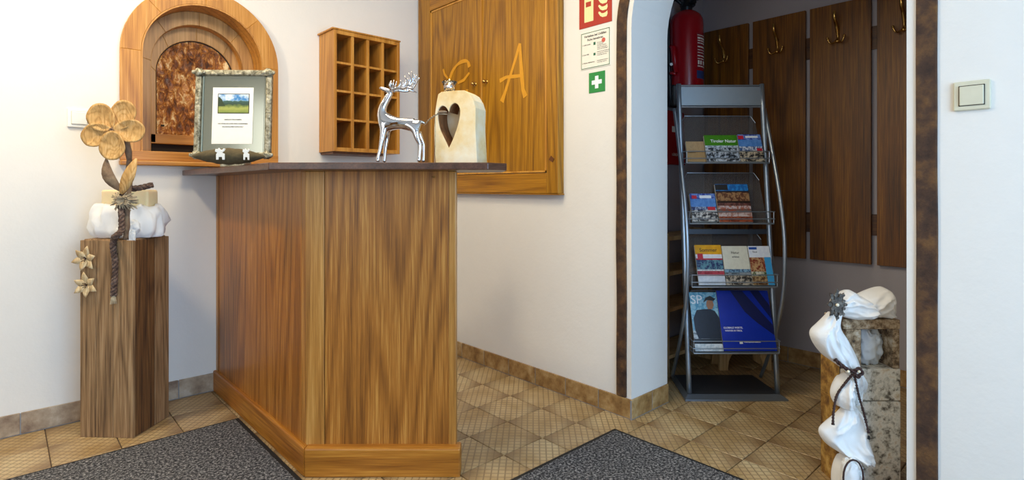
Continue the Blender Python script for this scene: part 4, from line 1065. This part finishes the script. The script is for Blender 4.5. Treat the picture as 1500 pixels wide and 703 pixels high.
for pl_ in ([(-.045, .06), (.068, .06), (.070, .16), (.052, .195), (.030, .205), (.0, .205), (-.040, .200), (-.060, .16), (-.058, .10)],): mb.prism(pl_, -.0008, -.0002, 'y')
mb.build('printed_figure', plain('print_jacket', '#141c2c', .4, 0, .5, 60), mg)
mb = MB(); mb.prism([(.018, .205), (.040, .205), (.050, .225), (.046, .250), (.030, .256), (.016, .245), (.012, .225)], -.001, -.0002, 'y'); mb.build('printed_face', plain('print_skin', '#b07850', .4), mg)
mb = MB(); mb.prism([(-.002, .238), (.012, .262), (.036, .272), (.058, .258), (.066, .262), (.052, .246), (.018, .250)], -.0012, -.0002, 'y'); mb.build('printed_hair', P_dark, mg)
bf = brochure('blue_folder', 'large deep blue folder filling right of the lowest shelf', 'folder', 3, 1.044, 1.306, .297, [(1., '#0a2ea8', '#0c30ac')], [('GLOBALE WERTE,', -.118, .108, .012, 'white_ink', 'LEFT'), ('WINTER IN TIROL', -.112, .094, .0105, 'white_ink', 'LEFT'), ('Touristinformation', -.028, .040, .011, 'white_ink', 'LEFT')], .010, dd=-.001, extra=[(-.048, -.032, .034, .046, P_white)])
mb = MB(); mb.prism([(-.06, .296), (.0, .296), (.131, .125), (.131, .075), (.05, .14), (.0, .19)], -.0005, -.0001, 'y'); mb.prism([(.04, .296), (.085, .296), (.131, .22), (.131, .15)], -.0005, -.0001, 'y'); mb.build('printed_swoosh', P_dkblue, bf)

# ================================================================ STONE PILLAR WITH CLOTH
SX, SD_ = 1.152, 1.93
sp_ = thing('bark_stone_pillar', 'speckled bark block pillar with square opening beside the doorway', 'pillar', tuple(W(SX, SD_, 0)), RZ)
w_s, d_s = .2105, .12
def sbox(x0_, x1_, z0_, z1_, nm, mat, y0_=0., y1_=d_s): return MB().box(x0_, x1_, y0_, y1_, z0_, z1_).build(nm, mat, sp_, bevel=.004)
sbox(0, w_s, 0, .300, 'lower_block', M['granite'])
sbox(.001, w_s-.001, .303, .415, 'upper_block', M['granite'])
sbox(0.018, .072, .415, .553, 'frame_post', M['frame_bark']); sbox(.182, w_s-.004, .415, .553, 'frame_post', M['frame_bark'])
sbox(.008, w_s-.002, .553, .587, 'frame_lintel', M['frame_bark'])
for k, (z0_, z1_) in enumerate(((.0, .301), (.302, .50))):
    MB().box(-.007, -.001, .004, d_s-.004, z0_, z1_).build('bark_edge', M['gold_bark'], sp_, bevel=.003)
ts = thing('tissue', 'pale blue white tissue inside the opening of the bark pillar', 'fabric', tuple(W(SX+.127, SD_+.06, .4165)), RZ)
mb = MB(); crumple(mb, (0, 0, .064), .046, .035, .062, 4.4, .5, 56, 36, 1.6, .9); mb.build('cloth', M['tissue'], ts, smooth=True)

def sheet(mb, path, widths, normal=Vector((0, -1, 0)), folds=3, amp=.02, n=26, seed=0., puff=.03, thick=.003):
    """draped ribbon: path in local coords, widths across; folds run along the path"""
    path = smoothpath(path, 8); m_ = len(path); top, bot = [], []
    for j, p in enumerate(path):
        t = j/(m_-1); q = t*(len(widths)-1); k = min(int(q), len(widths)-2); f = q-k; f = f*f*(3-2*f)
        w_ = widths[k]*(1-f)+widths[k+1]*f
        tg = (path[min(j+1, m_-1)]-path[max(j-1, 0)]).normalized(); s_ = tg.cross(normal).normalized()
        r0, r1 = [], []
        for i in range(n):
            u = -1+2*i/(n-1)
            hgt = puff*(w_/.06)*(1-u*u)**.6+amp*math.sin(folds*PI*u+seed+4*noise.noise(Vector((t*3, seed, 0))))*(w_/.06)*.5+.006*noise.noise(Vector((u*2, t*5, seed)))
            pt = p+s_*w_*u*(1+.10*noise.noise(Vector((t*6, u, seed))))+normal*hgt
            r0.append(pt); r1.append(pt-normal*thick)
        top.append(r0); bot.append(r1)
    rings = [a+b_[::-1] for a, b_ in zip(top, bot)]
    mb.loft(rings)
sg = thing('white_swag', 'white cloth tied with dark cord down the bark stone pillar', 'fabric', tuple(W(SX, SD_, .588)), RZ)
def sq(px, py, y): return Vector(((px-1232)*1.93/807.4, y, (467-py)*1.93/807.4))
def patch(mb, left, right, y0_, puff, seed, ridge=.012, n=34, sub=7, skew=1.2, back=.03):
    Lc = smoothpath([sq(a, b_, 0) for a, b_ in left], sub); Rc = smoothpath([sq(a, b_, 0) for a, b_ in right], sub)
    m_ = len(Lc); m2 = len(Rc); rings = []
    for j in range(m_):
        v = j/(m_-1); q = v*(m2-1); k = min(int(q), m2-2); b_ = Rc[k].lerp(Rc[k+1], q-k); a = Lc[j]
        wd = (b_-a).length; fr_, bk_ = [], []
        env = min(1, .25+1.6*math.sin(PI*min(max(v, 0), 1)))
        for i in range(n):
            u = i/(n-1); bulge = (4*u*(1-u))**.6
            q3 = Vector((u*2.2+v*skew+seed, v*1.6-u*.7, seed*.37))
            rd = (1-abs(noise.noise(q3*1.3))*2.6)**3 if abs(noise.noise(q3*1.3)) < .38 else 0
            rd2 = 1-2*abs(noise.noise(q3*2.9+Vector((5, 1, 0))))
            h = puff*env*bulge*(.55+.9*noise.noise(q3*.8+Vector((0, 7, 0)))+.35)+ridge*bulge*(rd*1.3+rd2*.55)
            p = a.lerp(b_, u); fr_.append(Vector((p.x, y0_-h, p.z))); bk_.append(Vector((p.x, y0_+back*bulge*env+.003, p.z)))
        rings.append(fr_+bk_[::-1])
    mb.loft(rings)
mb = MB()
patch(mb, [(1226, 441), (1240, 428), (1249, 425), (1259, 431), (1268, 436), (1277, 449)], [(1224, 450), (1232, 461), (1245, 467), (1258, 469), (1270, 468), (1280, 467)], .02, .060, 1.3, .014, back=.05)
patch(mb, [(1258, 440), (1270, 431), (1285, 424), (1300, 421), (1309, 430), (1312, 450), (1311, 463)], [(1256, 452), (1262, 466), (1275, 468), (1287, 467), (1297, 467), (1305, 467), (1309, 467)], .03, .055, 6.1, .014, back=.05)
mb.build('top_drape', M['tulle'], sg, smooth=True)
mb = MB()
patch(mb, [(1212, 455), (1198, 471), (1186, 483), (1188, 497), (1201, 515), (1218, 528), (1236, 541), (1248, 560)], [(1233, 458), (1229, 470), (1231, 482), (1242, 500), (1252, 520), (1258, 540), (1262, 558), (1262, 572)], -.006, .045, .4)
patch(mb, [(1236, 536), (1240, 552), (1244, 566), (1246, 580), (1244, 590)], [(1258, 538), (1262, 553), (1261, 566), (1255, 580), (1248, 590)], -.006, .030, 3.4)
patch(mb, [(1234, 544), (1223, 553), (1216, 565), (1215, 577), (1222, 590), (1236, 594)], [(1238, 544), (1242, 556), (1246, 568), (1249, 580), (1249, 590), (1246, 595)], -.012, .040, 2.4)
patch(mb, [(1236, 590), (1222, 606), (1206, 618), (1198, 628), (1204, 642), (1218, 654), (1238, 661), (1250, 668), (1262, 671)], [(1248, 590), (1258, 604), (1264, 622), (1268, 640), (1272, 655), (1272, 664), (1270, 669), (1268, 671), (1266, 672)], -.006, .055, 7.7, .016)
patch(mb, [(1234, 658), (1223, 672), (1218, 690), (1218, 716)], [(1252, 662), (1258, 678), (1261, 695), (1259, 716)], -.004, .035, 9.1, .014)
mb.build('hanging_drape', M['tulle'], sg, smooth=True)
br = thing('star_brooch', 'dark grey filigree star with pearl at the corner of cloth', 'brooch', tuple(sp_.location+Vector(((VR.x*(1213-1232)*.00239)-VD.x*.05, (VR.y*(1213-1232)*.00239)-VD.y*.05, .652))), RZ)
mb = MB()
for lay, (n_, L1, L0) in enumerate(((8, .056, .034), (8, .042, .024))):
    pts = []
    for k in range(n_*2):
        a = k*PI/n_+lay*.39; r = L1 if k % 2 == 0 else L0; pts.append((r*math.cos(a)*.62, r*math.sin(a)))
    mb.prism(pts, -.004-.004*lay, 0-.004*lay, 'y')
    for k in range(n_):
        a = k*2*PI/n_+lay*.39; c_ = (L1*.8*math.cos(a)*.62, -.006-.004*lay, L1*.8*math.sin(a)); mb.tube([(c_[0], c_[1]+.003, c_[2]), (c_[0], c_[1]-.002, c_[2])], .0055, 8)
mb.build('star', M['star_brooch'], br)
mb = MB(); mb.lathe([(.0005, -.006), (.0045, -.004), (.006, 0), (.0045, .004), (.0005, .006)], 16, (-.004, -.013, .0)); mb.build('pearl', M['pearl'], br, smooth=True)
DZ = Vector((0, 0, -.288))
mb = MB()
def cq(px, py, y): return sq(px, py, y)
braid(mb, [cq(1211, 519, -.050), cq(1220, 528, -.062), cq(1232, 534, -.066), cq(1240, 530, -.068), cq(1244, 535, -.070), cq(1238, 541, -.068), cq(1233, 536, -.068)], .0035, .0042, .03, 2)
braid(mb, [cq(1234, 538, -.066), cq(1238, 552, -.062), cq(1243, 572, -.060), cq(1250, 596, -.060), cq(1253, 620, -.072)], .0022, .0028, .02, 2)
braid(mb, [cq(1232, 538, -.066), cq(1226, 552, -.050), cq(1216, 572, -.040), cq(1210, 596, -.045), cq(1208, 612, -.05)], .0022, .003, .02, 2)
cdt = mb.build('leather_cord', M['cord'], sg, smooth=True)
mb = MB()
for (a, b_) in ((1224, 533), (1239, 533)): 
    c_ = cq(a, b_, -.074); mb.lathe([(.0005, -.005), (.0038, -.0035), (.005, 0), (.0038, .0035), (.0005, .005)], 12, c_)
mb.build('pearls', M['pearl'], cdt, smooth=True)
mb = MB(); c_ = cq(1253, 624, -.073); mb.tube([c_, c_+Vector((0, 0, -.010))], [.004, .005], 8); mb.build('cord_end', M['black'], cdt)
mb = MB(); crumple(mb, sq(1228, 680, -.066), .026, .022, .052, 6.6, .35, 40, 24, 2.); lr = mb.build('ribbon_rosette', M['tulle'], sg, smooth=True)
mb = MB(); q = [sq(1228+14*math.cos(a*PI/10), 680+25*math.sin(a*PI/10), -.085) for a in range(-12, 9)]; mb.tube(q, .003, 6); mb.build('cord_loop', M['cord'], lr, smooth=True)
